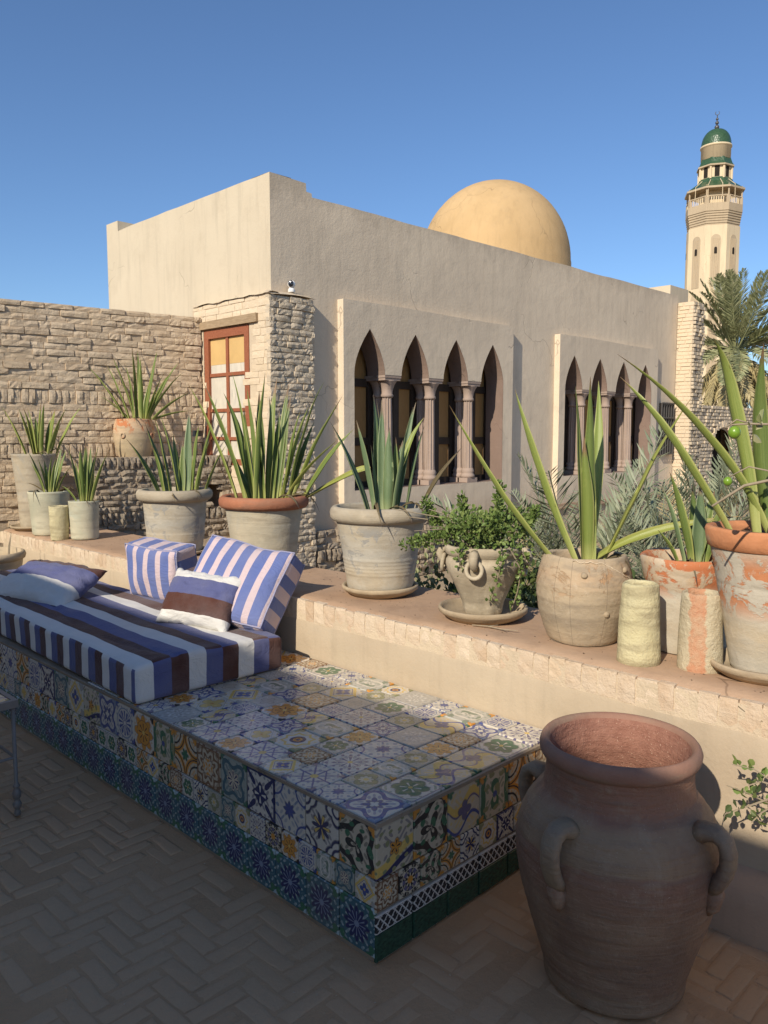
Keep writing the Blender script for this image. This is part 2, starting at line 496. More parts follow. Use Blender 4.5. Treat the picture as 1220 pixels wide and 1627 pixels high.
M['agave_light'] = leafmat('agave_light', (.165, .22, .045), (.27, .31, .08), (.46, .45, .16), (.22, .14, .07))
M['agave_brown'] = leafmat('agave_brown', (.10, .075, .04), (.17, .13, .06), (.20, .16, .08), (.06, .04, .03))

def foliage(name, c1, c2, c3):
    n = NT(name)
    geo = n.n('ShaderNodeNewGeometry')
    rnd = geo.outputs['Random Per Island']
    col = n.ramp(rnd, [(0, c1), (.5, c2), (1, c3)])
    return n.fin(col, .5, None, .35)
M['leaf_green'] = foliage('leaf_green', (.075, .125, .028), (.125, .185, .045), (.20, .25, .075))
M['leaf_dark'] = foliage('leaf_dark', (.035, .06, .018), (.06, .09, .028), (.10, .125, .04))
M['leaf_pale'] = foliage('leaf_pale', (.17, .20, .075), (.24, .26, .11), (.30, .29, .15))
M['frond_grey'] = foliage('frond_grey', (.135, .165, .10), (.20, .225, .14), (.27, .285, .18))
M['frond_dry'] = foliage('frond_dry', (.32, .26, .12), (.42, .345, .17), (.26, .205, .095))
M['palm_green'] = foliage('palm_green', (.15, .165, .075), (.225, .235, .11), (.31, .30, .15))
n = NT('palm_trunk'); M['palm_trunk'] = n.fin(n.mix(n.noise(20), (.14, .10, .06), (.26, .19, .11)), .95, n.bump(X(n, n.noise(14)), .8, .05))
n = NT('twig'); M['twig'] = n.fin(n.mix(n.noise(60), (.24, .19, .13), (.36, .30, .21)), .9, n.bump(X(n, n.noise(90)), .4, .003))
n = NT('fruit'); M['fruit'] = n.fin(n.mix(n.noise(30), (.13, .25, .02), (.21, .34, .035)), .3, n.bump(X(n, n.noise(160)), .25, .002), .5)

def wood(name, c1, c2, rough=.7, ax=(2, 2, 14)):
    n = NT(name)
    g = n.noise(6, 5, .6, n.mapping(ax))
    return n.fin(n.mix(n.ramp(g, [(.3, 0), (.7, 1)]), c1, c2), rough, n.bump(X(n, g), .4, .006), .3)
M['red_paint'] = wood('red_paint', (.25, .08, .04), (.33, .12, .06), .65, (30, 8, 8))
M['lintel_wood'] = wood('lintel_wood', (.27, .19, .11), (.42, .31, .19), .9, (20, 2, 20))
M['dark_wood'] = wood('dark_wood', (.035, .024, .018), (.06, .042, .03), .55, (25, 25, 2))
M['panel_wood'] = wood('panel_wood', (.34, .185, .065), (.42, .24, .09), .6, (25, 25, 2))
M['stone_pink'] = plaster('stone_pink', (.37, .285, .23), (.33, .25, .20), (.40, .315, .255), .25, 3.0)
M['reveal_shaded'] = plaster('reveal_shaded', (.235, .165, .13), (.20, .145, .115), (.27, .19, .15), .25, 3.0)  # darker than the column stone: shade inside the arches is put into the colour
def flat(name, c, rough=.6, spec=.3, var=.15, sc=8, metal=0.0):
    n = NT(name)
    return n.fin(n.mix(n.noise(sc, 4), tuple(x * (1 - var) for x in c), tuple(min(1, x * (1 + var)) for x in c)), rough, None, spec, Metallic=metal)
M['pane_ochre'] = flat('pane_ochre', (.60, .40, .165), .5)
M['white_plastic'] = flat('white_plastic', (.78, .77, .74), .3, .5, .02)
M['black_glass'] = flat('black_glass', (.015, .015, .018), .15, .6)
M['iron'] = flat('iron', (.12, .115, .11), .5, .4, .3, 30, .6)
M['table_paint'] = flat('table_paint', (.21, .18, .155), .5, .4, .2, 20)
M['grout'] = plaster('grout', (.33, .265, .19), (.27, .21, .15), (.20, .155, .11), .5, 5.0)
M['dark_gap'] = flat('dark_gap', (.03, .025, .02), .9, .1)
n = NT('green_tile'); g = n.noise(9, 4, .6)
M['green_tile'] = n.fin(n.mix(n.ramp(g, [(.35, 0), (.68, 1)]), (.014, .040, .026), (.035, .10, .06)), .14, n.bump(X(n, g), .12, .01), .5)
n = NT('minaret_green'); wv = n.noise(5, 4); vr = n.n('ShaderNodeTexVoronoi'); n.t.links.new(n.coord(), vr.inputs[0]); vr.inputs['Scale'].default_value = 9
gc = n.mix(vr.outputs['Color'], (.022, .062, .028), (.06, .115, .055)); gc = n.mix(.55, gc, (.036, .082, .038))
M['minaret_green'] = n.fin(gc, .35, n.bump(X(n, vr.outputs['Distance']), .5, .03), .5)
# window panes limed over, with grey streaks
n = NT('pane_white')
s1 = n.noise(7, 4, .6, n.mapping((1, 2, .8))); s2 = n.noise(30, 2, .5, n.mapping((1, 2.4, .18)))
c = n.mix(n.ramp(s1, [(.4, 0), (.65, 1)]), (.56, .52, .43), (.66, .61, .50))
c = n.mix(n.ramp(s2, [(.66, 0), (.70, .55)]), c, (.25, .25, .22))
M['pane_white'] = n.fin(c, .45, None, .4)

def fabric(nt, col, rough=.85):
    p = nt.noise(420, 2, .5)
    w = nt.noise(9, 4, .55)
    h = X(nt, p) * .25 + X(nt, w) * .9
    cr = nt.noise(5, 5, .6, nt.mapping((1.0, 2.2, 1.4)), 1.8)
    h = h + X(nt, nt.ramp(cr, [(.42, 0), (.5, 1), (.58, 0)])) * .55
    return nt.fin(col, rough, nt.bump(h, .38, .010), .15, Sheen_Weight=.12)
WH, BR, BL = (.66, .64, .59), (.085, .034, .024), (.095, .105, .225)
PK, BB = (.58, .46, .47), (.115, .155, .36)
def stripes(name, axis, period, cols, off=0.0, edge=None):
    n = NT(name)
    p = n.sep()
    ph = ((p[axis] + off + (X(n, n.noise(3.2)) - .5) * .006) / period).fract()
    k = len(cols)
    col = n.ramp(ph, [(i / k, c) for i, c in enumerate(cols)], True)
    # faded and creased cloth
    col = n.mix(n.ramp(n.noise(5, 4), [(.4, 0), (.75, .22)]), col, (.30, .29, .30))
    return fabric(n, col)
M['mat_top'] = stripes('mat_top', 0, .253, [WH, BR, BL], .3795)
M['mat_end'] = stripes('mat_end', 0, .253, [WH, BL, BR], .3795)
M['mat_side'] = stripes('mat_side', 1, .21, [BR, BL, WH], 1.7)
M['cushion_face'] = stripes('cushion_face', 0, .092, [PK, PK, BB, BB, BB], .03)
M['cushion_edge_x'] = stripes('cushion_edge_x', 0, .124, [PK, BB], .03)
M['cushion_edge_y'] = stripes('cushion_edge_y', 1, .124, [PK, BB], .03)
M['pillow_a'] = stripes('pillow_a', 1, .36, [WH, BR, BL, WH], .18)
M['pillow_b'] = stripes('pillow_b', 1, .37, [WH, WH, BL, BL, BR], .17)

n = NT('piping'); M['piping'] = fabric(n, (.30, .30, .42))
# ------------------------------------------------------------------ glazed tile patterns
CR = (.60, .51, .365); WT = (.67, .61, .50); NV = (.024, .030, .10); CB = (.05, .075, .24); LB = (.20, .24, .32)
OR = (.62, .27, .045); YE = (.68, .46, .12); GR = (.045, .15, .08); DK = (.028, .028, .03); TL = (.05, .20, .27); OL = (.25, .25, .12)
BN = (.19, .095, .05); PU = (.13, .115, .20); GY = (.36, .34, .30)
def tilemat(name, bgc, layers, rough=.12, fine=None):
    if fine is None: fine = layers[0][-1] if isinstance(layers[0][-1], tuple) else GY
    ink = tuple(x * .22 for x in DK)
    """layers painted one over the other on a unit tile; u, v run from -1 to 1"""
    n = NT(name)
    x0, y0, _ = n.sep()
    d1 = n.noise(4.0, 2, .5, out=1)
    ds = n.n('ShaderNodeSeparateXYZ'); n.t.links.new(d1, ds.inputs[0])
    u = x0 * 2.0 + (X(n, ds.outputs[0]) - .5) * .05
    v = y0 * 2.0 + (X(n, ds.outputs[1]) - .5) * .05
    a, b = u.abs(), v.abs()
    r = (u * u + v * v).sqrt()
    th = n.math('ARCTAN2', v, u)
    cu, cv = 1.0 - a, 1.0 - b
    rc = (cu * cu + cv * cv).sqrt()
    thc = n.math('ARCTAN2', cv, cu)
    col = n.mix(n.noise(3, 3), bgc, tuple(c * .86 for c in bgc))
    if fine:
        w = (a * 12.0 + (b * 8.0).sin() * 1.6).sin() * (b * 12.0 + (a * 8.0).sin() * 1.6).sin()
        col = n.mix((0. - w).below(-.45, 7.) * .55, col, fine)
    for L in layers:
        k = L[0]
        if k == 'flower':      # n petals, radius, depth, colour [, r0 hole]
            _, np_, R0, dp, c = L[:5]
            m = r.below((th * (np_ * .5)).cos().abs() * (R0 * dp) + R0 * (1 - dp), 20.)
            if len(L) > 5: m = m * (0. - r).below(-L[5], 20.)
            mo = r.below((th * (np_ * .5)).cos().abs() * (R0 * dp) + R0 * (1 - dp) + .045, 24.)
            col = n.mix(mo * .75, col, (.05, .05, .07))
        elif k == 'ring':
            _, R0, wd, c = L
            m = (r - R0).abs().below(wd, 26.)
        elif k == 'disc':
            _, R0, c = L
            m = r.below(R0, 26.)
        elif k == 'corner':    # quarter flower in every corner
            _, np_, R0, dp, c = L
            m = rc.below((thc * np_).cos().abs() * (R0 * dp) + R0 * (1 - dp), 20.)
            mo = rc.below((thc * np_).cos().abs() * (R0 * dp) + R0 * (1 - dp) + .04, 24.)
            col = n.mix(mo * .6, col, (.05, .05, .07))
        elif k == 'cring':
            _, R0, wd, c = L
            m = (rc - R0).abs().below(wd, 24.)
        elif k == 'diamond':
            _, R0, wd, c = L
            m = ((a + b) - R0).abs().below(wd, 22.)
        elif k == 'square':
            _, R0, wd, c = L
            m = (a.max(b) - R0).abs().below(wd, 24.)
        elif k == 'star':
            _, R0, c = L
            m = (a.max(b)).min((a + b) * .7071).below(R0, 24.)
        elif k == 'lace':      # curling brushwork
            _, f1, f2, th0, c = L[:5]
            w = (a * f1 + (b * f2).sin() * 1.7).sin() * (b * f1 + (a * f2).sin() * 1.7).sin()
            m = (0. - w).below(-th0, 9.)
        elif k == 'scroll':    # radial scrollwork
            _, np_, f1, th0, c = L[:5]
            w = (r * f1 + (th * np_).cos() * 2.2).sin()
            m = (0. - w).below(-th0, 9.)
            if len(L) > 5: m = m * r.below(L[5], 12.)
        elif k == 'petals':    # separate thin petals
            _, np_, R0, R1, th0, c = L
            m = (0. - (th * np_).cos()).below(-th0, 12.) * r.below(R1, 24.) * (0. - r).below(-R0, 24.)
        elif k == 'cross':
            _, wd, ln, c = L
            m = a.min(b).below(wd, 26.) * a.max(b).below(ln, 26.)
        elif k == 'diag':
            _, wd, c = L
            m = (a - b).abs().below(wd, 22.)
        elif k == 'dots':
            _, fr, th0, c = L
            m = (0. - (u * fr).cos() * (v * fr).cos()).below(-th0, 14.)
        elif k == 'half':      # asymmetrical wave across the tile
            _, f1, off, wd, c = L
            m = (v - (u * f1).sin() * .35 - off).abs().below(wd, 22.)
        elif k == 'leafs':
            _, f1, f2, th0, c = L
            w = (u * f1 + v * f2).sin() * (u * f2 - v * f1 + (v * 5.0).sin()).cos()
            m = (0. - w).below(-th0, 10.)
        col = n.mix(m, col, c)
    # worn glaze
    wr = n.ramp(n.noise(5, 6, .75), [(.58, 0), (.74, .45)])
    col = n.mix(wr, col, (.38, .305, .205))
    col = n.mix(n.rand() * .16, col, (.30, .23, .14))
    rg = n.ramp(n.noise(7, 5, .7), [(.4, rough), (.8, rough + .28)])
    h = X(n, n.noise(2.6, 3)) * .8 + X(n, n.noise(22, 3)) * .12
    return n.fin(col, rg, n.bump(h, .2, .02), .5)
TP = [
 tilemat('tile_orange_flower', WT, [('flower', 8, .95, .32, OR), ('ring', .66, .02, BN), ('petals', 8, .12, .5, .75, DK), ('disc', .12, YE), ('corner', 2, .25, .4, DK)]),
 tilemat('tile_blue_scroll', WT, [('scroll', 4, 9, .35, CB), ('flower', 8, .42, .4, CB), ('flower', 4, .22, .5, WT), ('corner', 2, .4, .5, LB)]),
 tilemat('tile_green_flower', WT, [('flower', 6, .78, .28, GR), ('petals', 6, .15, .45, .8, WT), ('disc', .1, YE), ('square', .93, .03, PU)]),
 tilemat('tile_blue_arabesque', WT, [('lace', 6, 5, .42, LB), ('flower', 8, .35, .5, CB), ('cring', .55, .05, CB)]),
 tilemat('tile_yellow_scroll', CR, [('half', 3.1, .35, .2, YE), ('half', 3.1, .15, .05, PU), ('flower', 4, .4, .5, PU), ('corner', 3, .3, .4, GR), ('half', 3.1, -.55, .08, CB)]),
 tilemat('tile_grey_lace', (.50, .47, .40), [('lace', 7, 6, .4, GY), ('scroll', 8, 12, .5, (.62, .58, .5), .6), ('square', .95, .03, GY)]),
 tilemat('tile_octagon', WT, [('star', .62, YE), ('star', .5, WT), ('disc', .4, NV), ('ring', .18, .06, OR), ('corner', 2, .45, .3, OL)]),
 tilemat('tile_star_purple', WT, [('dots', 12.5, .55, PU), ('flower', 8, .6, .45, WT), ('petals', 8, .1, .55, .4, PU), ('disc', .12, YE)]),
 tilemat('tile_brown_lace', CR, [('scroll', 8, 16, .2, BN), ('flower', 8, .45, .3, CR), ('scroll', 4, 18, .2, OR, .42), ('square', .93, .04, BN)]),
 tilemat('tile_yellow_cross', WT, [('flower', 4, .72, .6, YE), ('corner', 4, .42, .5, CB), ('disc', .1, OR), ('diamond', .98, .03, GY)]),
 tilemat('tile_navy_curl', WT, [('lace', 5, 4, .1, NV), ('flower', 4, .5, .55, NV), ('petals', 4, .1, .4, .7, WT), ('square', .97, .04, NV)]),
 tilemat('tile_green_scroll', CR, [('scroll', 2, 7, .45, GR), ('leafs', 5, 3, .5, OL), ('corner', 3, .35, .5, OR), ('disc', .14, CB)]),
 tilemat('tile_diamond', WT, [('diamond', .92, .12, YE), ('diamond', .72, .03, PU), ('flower', 4, .45, .55, CB), ('corner', 3, .45, .35, GY), ('disc', .1, YE)]),
 tilemat('tile_arc_border', CR, [('cring', .95, .13, OR), ('cring', .95, .035, DK), ('cring', .62, .05, DK), ('flower', 6, .3, .5, GR), ('corner', 5, .3, .5, OR)]),
 tilemat('tile_palmette', WT, [('corner', 2, .75, .25, NV), ('corner', 2, .62, .25, WT), ('flower', 10, .55, .55, NV), ('petals', 5, .1, .5, .7, YE), ('cring', .32, .06, NV)]),
 tilemat('tile_olive', (.47, .44, .34), [('flower', 4, .8, .4, OL), ('flower', 8, .45, .4, (.55, .5, .36)), ('disc', .16, YE), ('square', .94, .035, GY)]),
 tilemat('tile_black_curl', CR, [('scroll', 3, 8, .3, DK), ('leafs', 6, 4, .55, GR), ('corner', 2, .35, .4, OR)]),
 tilemat('tile_bowl', CR, [('half', 1.2, -.72, .14, NV), ('half', 1.6, -.35, .2, YE), ('leafs', 7, 5, .62, OL), ('flower', 5, .32, .5, OR), ('petals', 5, .05, .25, .6, DK)]),
 tilemat('tile_teal', (.36, .39, .33), [('scroll', 4, 10, .35, (.045, .12, .15)), ('flower', 8, .5, .4, CR), ('petals', 8, .1, .42, .4, NV), ('corner', 4, .3, .5, GR)]),
 tilemat('tile_lattice_star', WT, [('diag', .05, CB), ('cross', .05, 1, CB), ('diamond', .7, .05, CB), ('disc', .18, YE), ('corner', 3, .35, .4, PU)]),
 tilemat('tile_mosaic_dark', DK, [('petals', 8, .1, .95, .3, CR), ('petals', 8, .45, .75, -.2, PU), ('disc', .26, OR), ('corner', 4, .4, .4, CR), ('ring', .78, .03, CR)]),
 tilemat('tile_plain_cream', (.55, .50, .40), [('flower', 4, .6, .65, (.48, .42, .32)), ('square', .92, .02, GY)]),
 tilemat('tile_blue_rosette', WT, [('petals', 12, .12, .7, .1, CB), ('ring', .82, .04, LB), ('corner', 4, .35, .5, CB), ('disc', .12, WT)]),
 tilemat('tile_paisley', (.52, .50, .42), [('leafs', 4, 2, .35, (.20, .24, .17)), ('scroll', 2, 12, .5, WT, .8), ('corner', 3, .35, .5, OR)]),
]
n_top = [1, 3, 5, 7, 9, 12, 2, 0, 4, 15, 19, 21, 22, 23, 6, 8]
T_DAISY = tilemat('tile_navy_daisy', (.055, .135, .165), [('dots', 15.7, .72, (.36, .42, .40)), ('corner', 3, .5, .4, GR), ('flower', 12, .72, .42, NV), ('petals', 12, .14, .5, .7, LB), ('disc', .14, LB), ('corner', 2, .2, .4, (.4, .5, .5))])
T_LATT = tilemat('tile_black_lattice', DK, [('dots', 11, .62, WT), ('square', .93, .07, WT)])
n = NT('tile_band')
x0, y0, _ = n.sep()
p1 = ((x0 * 5.0 + y0 * 1.6).fract() - .5).abs(); p2 = ((x0 * 5.0 - y0 * 1.6).fract() - .5).abs()
msk = p1.below(.085, 16.).max(p2.below(.085, 16.)).max((0. - y0.abs()).below(-.43, 30.))
dt = (((x0 * 10.0).fract() - .5).abs() + (((y0 * 3.2 + .25).fract() - .5).abs())).below(.16, 14.)
M['tile_band'] = n.fin(n.mix(msk.max(dt * .8), DK, (.62, .58, .52)), .15, None, .5)
# ------------------------------------------------------------------ ground, terrace floor
random.seed(11)
mb = MB(); mb.box(-400, -400, -.6, 400, 400, -.06)
tag(mb.build('ground', M['ground']), kind='structure')
mb = MB(); mb.box(-2.6, -6, -.3, 2.55, 8.6, -.0078)
floor = tag(mb.build('terrace_floor', M['floor_mortar']), kind='structure')

def brick_mesh(nx=3, nz=2, jit=.09, front=.22, seed=0, rnd=.10):
    """rough brick: front face at y=0 towards -y, body to y=1, unit length and height"""
    rg = random.Random(seed)
    vs, fs, idx = [], [], {}
    for i in range(nx + 1):
        for k in range(nz + 1):
            x, z = i / nx - .5, k / nz - .5
            ex = min(i, nx - i) == 0; ez = min(k, nz - k) == 0
            y = rg.uniform(-front, front * .4)
            if ex: x -= math.copysign(rnd * rg.uniform(.1, .8), x); y += front * .45
            else: x += rg.uniform(-jit, jit) * .6
            if ez: z -= math.copysign(rnd * rg.uniform(.2, 1.5), z); y += front * .45
            else: z += rg.uniform(-jit, jit)
            idx[i, k] = len(vs); vs.append((x, y, z))
    for i in range(nx):
        for k in range(nz):
            fs.append((idx[i, k], idx[i + 1, k], idx[i + 1, k + 1], idx[i, k + 1]))
    ring = [(i, 0) for i in range(nx + 1)] + [(nx, k) for k in range(1, nz + 1)] + [(i, nz) for i in range(nx - 1, -1, -1)] + [(0, k) for k in range(nz - 1, 0, -1)]
    b0 = len(vs)
    for (i, k) in ring:
        vs.append((i / nx - .5, 1.0, k / nz - .5))
    m = len(ring)
    for q in range(m):
        a, b = ring[q], ring[(q + 1) % m]
        fs.append((idx[b], idx[a], b0 + q, b0 + (q + 1) % m))
    me = bpy.data.meshes.new('brick')
    me.from_pydata(vs, [], fs)
    bm = bmesh.new(); bm.from_mesh(me); bmesh.ops.recalc_face_normals(bm, faces=bm.faces); bm.to_mesh(me); bm.free()
    return me
BM = {}
BK = {'brick_tan': dict(nx=4, nz=2, jit=.06, front=.085, rnd=.02), 'brick_grey': dict(nx=4, nz=2, jit=.06, front=.16, rnd=.03), 'brick_dark_shaded': dict(nx=4, nz=2, jit=.06, front=.24, rnd=.06),
      'brick_white': dict(nx=4, nz=2, jit=.03, front=.05, rnd=.015), 'brick_edge': dict(nx=4, nz=2, jit=.05, front=.05, rnd=.025)}
def bricks_for(mname, nvar=8, **k):
    if mname not in BM:
        BM[mname] = []
        for s in range(nvar):
            me = brick_mesh(seed=s + 3, **BK.get(mname, {}))
            me.materials.append(M[mname])
            BM[mname].append(me)
    return BM[mname]

def place_brick(parent, mname, x, y, z, ln, ht, dep, rz, name='brick', tilt=.02, vert=False):
    me = random.choice(bricks_for(mname))
    o = bpy.data.objects.new(name, me)
    COL.objects.link(o)
    o.location = (x, y, z)
    o.rotation_euler = (random.uniform(-tilt, tilt), random.uniform(-tilt, tilt) + (math.pi / 2 if vert else 0), rz)
    if vert: o.rotation_euler = (0, math.pi / 2 + random.uniform(-tilt, tilt) * 2, 0) if abs(rz) < .01 else (random.uniform(-tilt, tilt), math.pi / 2, rz)
    o.scale = (ln * random.choice((-1, 1)), dep, ht) if not vert else (ln, dep, ht)
    o.parent = parent
    return o

def brick_face(parent, mname, origin, along, length, z0, z1, ch=.062, bl=.21, soldiers=(), skip=None, dep=.07, jit=.012, rz=0.0, ragged=False, miss=0.0):
    """lay a rough brick face; origin = left bottom corner seen from the front"""
    z = z0
    row = 0
    along = Vector(along)
    nrm = Vector((along.y, -along.x, 0))
    cnt = 0
    while z < z1 - ch * .4:
        sold = any(abs(z - s) < ch * .5 for s in soldiers)
        h = ch * (2.1 if sold else random.uniform(.92, 1.1))
        if z + h > z1 and not sold: h = z1 - z
        x = -random.uniform(0, .6) * bl if not sold else 0.0
        while x < length - .01:
            L = (ch * random.uniform(.85, 1.15)) if sold else bl * random.choice((1, 1, 1, .5, .8)) * random.uniform(.88, 1.12)
            x0, x1 = max(x, 0), min(x + L, length)
            if x1 - x0 > .025:
                cx, cz = (x0 + x1) / 2, z + h / 2
                if not (skip and skip(cx, cz)) and random.random() >= miss:
                    p = Vector(origin) + along * cx + nrm * random.uniform(-jit, jit)
                    if sold:
                        place_brick(parent, mname, p.x, p.y, cz, h * .95, (x1 - x0) * .9, dep, rz, vert=True)
                    else:
                        place_brick(parent, mname, p.x, p.y, cz + random.uniform(-.004, .004), (x1 - x0) * .975, h * random.uniform(.90, .985), dep, rz)
                    cnt += 1
            x += L
        z += h
        row += 1
    return cnt

def cap_parts(parent, base, keep, score, restname):
    """keep the pieces that show largest as parts of their own, join the rest into one part"""
    ch = [o for o in COL.objects if o.parent == parent and o.name.split('.')[0] == base]
    ch.sort(key=score, reverse=True)
    mats, mb = [], MB()
    for o in ch[keep:]:
        m = o.data.materials[0]
        if m not in mats: mats.append(m)
        mb.cur = mats.index(m)
        mx = o.matrix_basis
        mb.add([mx @ v.co for v in o.data.vertices], [tuple(p.vertices) for p in o.data.polygons])
    for o in ch[keep:]: bpy.data.objects.remove(o)
    if mb.v: tag(obj(restname, mb.mesh(restname, 0, mats), None, parent), kind='stuff')

# floor bricks: herringbone of thin worn bricks with a strip of square pavers
def flat_brick(seed, nx=3, ny=1):
    rg = random.Random(seed)
    mb = MB(); mb.smooth = False
    b = .06
    pts = []
    for (x, y) in ((-.5, -.5), (.5, -.5), (.5, .5), (-.5, .5)):
        pts.append((x * rg.uniform(.93, 1.0), y * rg.uniform(.82, 1.0)))
    mid = []
    ring0, ring1 = [], []
    for i in range(4):
        p, q = pts[i], pts[(i + 1) % 4]
        for t in (0, .35, .7):
            x = p[0] + (q[0] - p[0]) * t; y = p[1] + (q[1] - p[1]) * t
            x += rg.uniform(-.015, .015); y += rg.uniform(-.05, .05)
            ring0.append((x, y, -1.0))
            ring1.append((x * .985, y * .95, rg.uniform(-.25, -.02)))
    k = len(ring0)
    inner = [(x * .84, y * .62, rg.uniform(.0, .16)) for x, y, z in ring1]
    fs = [(i, (i + 1) % k, k + (i + 1) % k, k + i) for i in range(k)]
    fs += [(k + i, k + (i + 1) % k, 2 * k + (i + 1) % k, 2 * k + i) for i in range(k)]
    fs.append(tuple(range(2 * k, 3 * k)))
    mb.smooth = True
    mb.add(ring0 + ring1 + inner, fs)
    me = mb.mesh('floor_brick')
    me.materials.append(M['floor_brick'])
    return me
FB = [flat_brick(s) for s in range(10)]
FS = [flat_brick(s + 50) for s in range(6)]
cells = []
Wd = .0575
for ix in range(-6, 45):
    for iy in range(2, 78):
        d = (ix - iy) % 6
        x, y = ix * Wd, iy * Wd
        if d == 0: cells.append((x + 1.5 * Wd, y + .5 * Wd, 3 * Wd, Wd, 0))
        elif d == 5: cells.append((x + .5 * Wd, y + 1.5 * Wd, 3 * Wd, Wd, 1))
sq = []
for i in range(-8, 23):
    for j in range(3):
        sq.append((i * .112 + .056 + .012 * (j % 2), .985 + j * .112, .112, .112, 0))
def clear(x, y, m=.03):
    if 1.50 < x and y > 1.52: return False
    if x > 2.50: return False
    return True
cells = [c for c in cells if clear(c[0], c[1]) and not (.93 < c[1] < 1.33)] + [c for c in sq if clear(c[0], c[1])]
cells = [c for c in cells if c[0] * .711 + c[1] * .703 > 1.35 and c[0] > -.2]
cells.sort(key=lambda c: math.hypot(c[0] - .35, c[1] - .1))
rest = MB(); rest.smooth = True
nfloor = 0
for (x, y, L, w, o) in cells:
    pro = random.choice((-.0022, -.0016, -.001, 0, 0, .0006)) + .0004
    me = random.choice(FS if abs(L - w) < .01 else FB)
    sx, sy, sz = L * random.uniform(.94, 1.0), w * random.uniform(.92, .985), .006
    rz = (math.pi / 2 if o else 0) + random.uniform(-.05, .05)
    if random.random() < .10: continue
    if nfloor < 300:
        obj('brick', me, None, floor, (x, y, -.006 + pro), (0, 0, rz), (sx, sy, sz))
        nfloor += 1
    else:
        mt = Matrix.Translation((x, y, -.006 + pro)) @ Matrix.Rotation(rz, 4, 'Z') @ Matrix.Diagonal((sx, sy, sz, 1))
        rest.add([mt @ v.co for v in me.vertices], [tuple(p.vertices) for p in me.polygons])
tag(rest.build('brick_paving', M['floor_brick'], floor), kind='stuff')

# ------------------------------------------------------------------ plant ledge: long low wall with a clay top
HP, XP, XB = .725, 2.518, 3.13
pw = empty('ledge_wall', (XP, 0, 0), 0, 'long low cream plastered wall with clay coloured top carrying the pots', 'wall')
def lp(x, y, z): return (x - XP, y, z)
mb = MB(); mb.smooth = False
ys = [-4 + i * .1 for i in range(int((7.2 + 4) / .1) + 1)]
def wob(y, z, a=.006): return a * mnoise.noise(Vector((y * 1.7, z * 2.1, 3.3))) + a * .5 * mnoise.noise(Vector((y * 7, z * 6, 1.3)))
zs = [-.05, .10, .2, .3, .4, .5, .6, .622]
vs = [lp(XP + wob(y, z) - (.004 if z > .45 else 0) + (.012 if z > .61 else 0), y, z + (.008 * mnoise.noise(Vector((y * 6, 3, 1))) if z > .55 else 0)) for y in ys for z in zs]
nz = len(zs)
mb.smooth = True
mb.add(vs, [(i * nz + k, (i + 1) * nz + k, (i + 1) * nz + k + 1, i * nz + k + 1) for i in range(len(ys) - 1) for k in range(nz - 1)])
mb.smooth = False
mb.box(.035, -4, -.05, XB - XP, 7.2, .705)
mb.build('plaster_body', M['parapet_plaster'], pw)
# worn clay top sheet, slightly dished and with a ragged front edge
mb = MB(); mb.smooth = True
ys2 = [-4 + i * .05 for i in range(int(11.2 / .05) + 1)]
xs2 = [0.0, .02, .05, .1, .2, .3, .4, .5, .6, XB - XP + .01]
vs = []
for y in ys2:
    for i, x in enumerate(xs2):
        e = (.016 * mnoise.noise(Vector((y * 9, 1, 0))) + .01 * mnoise.noise(Vector((y * 31, 5, 0)))) if i < 2 else 0
        z = HP + .004 * mnoise.noise(Vector((x * 9, y * 9, 7))) + .003 * mnoise.noise(Vector((x * 30, y * 30, 7)))
        if i == 0: z -= .022
        if i == 1: z -= .006
        vs.append((x + e + .012, y, z))
nx2 = len(xs2)
mb.add(vs, [(i * nx2 + k, (i + 1) * nx2 + k, (i + 1) * nx2 + k + 1, i * nx2 + k + 1) for i in range(len(ys2) - 1) for k in range(nx2 - 1)])
mb.smooth = False
mb.box(.06, -4, .68, XB - XP + .008, 7.2, .712)
mb.build('clay_top', M['ledge_clay'], pw)
# course of bricks on edge, limewashed, along the front
y = -.6
while y < 7.15:
    w = random.uniform(.058, .082)
    place_brick(pw, 'brick_edge', random.uniform(-.0022, .0018), y + w / 2, .662 + random.uniform(-.004, .004), .100 * random.uniform(.96, 1.04), w * .97, .06, -math.pi / 2, vert=True)
    y += w
mb = MB(); mb.box(.0012, -4, .605, .06, 7.2, .702)
mb.build('mortar_bed', M['mortar_pale'], pw)
# sloping footing seen behind the jar
mb = MB(); mb.smooth = True
vs = []
yy = [-4 + i * .08 for i in range(69)]
for y in yy:
    for (dx, z) in ((-.095, -.03), (-.088, .10), (-.066, .15), (-.03, .178), (.02, .19)):
        vs.append((dx + wob(y * 2, z * 4, .032), y, z + wob(y * 3, dx, .022)))
mb.add(vs, [(i * 5 + k, (i + 1) * 5 + k, (i + 1) * 5 + k + 1, i * 5 + k + 1) for i in range(len(yy) - 1) for k in range(4)])
mb.build('footing', M['ledge_clay'], pw)

# ------------------------------------------------------------------ tall brick wall at the left
YW = 7.2
bw = empty('brick_wall', (3.0, 7.253, 0), R(-8), 'tall rough tan brick wall closing the terrace behind the small pots', 'wall')
def rel(o, p): return (p[0] - o.location.x, p[1] - o.location.y, p[2] - o.location.z)
mb = MB()
xs = [.6 + i * .1 for i in range(39)]
vs, fs = [], []
for x in xs:
    for (yy_, z) in ((.012, .0), (.012, 2.69 + .012 * mnoise.noise(Vector((x * 5, 0, 0)))), (.34, 2.70 + .012 * mnoise.noise(Vector((x * 5, 4, 0)))), (.34, 0.0)):
        vs.append((x - 3.0, yy_, z))
for i in range(len(xs) - 1):
    for k in range(3): fs.append((i * 4 + k, (i + 1) * 4 + k, (i + 1) * 4 + k + 1, i * 4 + k + 1))
mb.add(vs, fs)
mb.build('mortar_core', M['mortar'], bw)
def skip_wall(cx, cz): return False
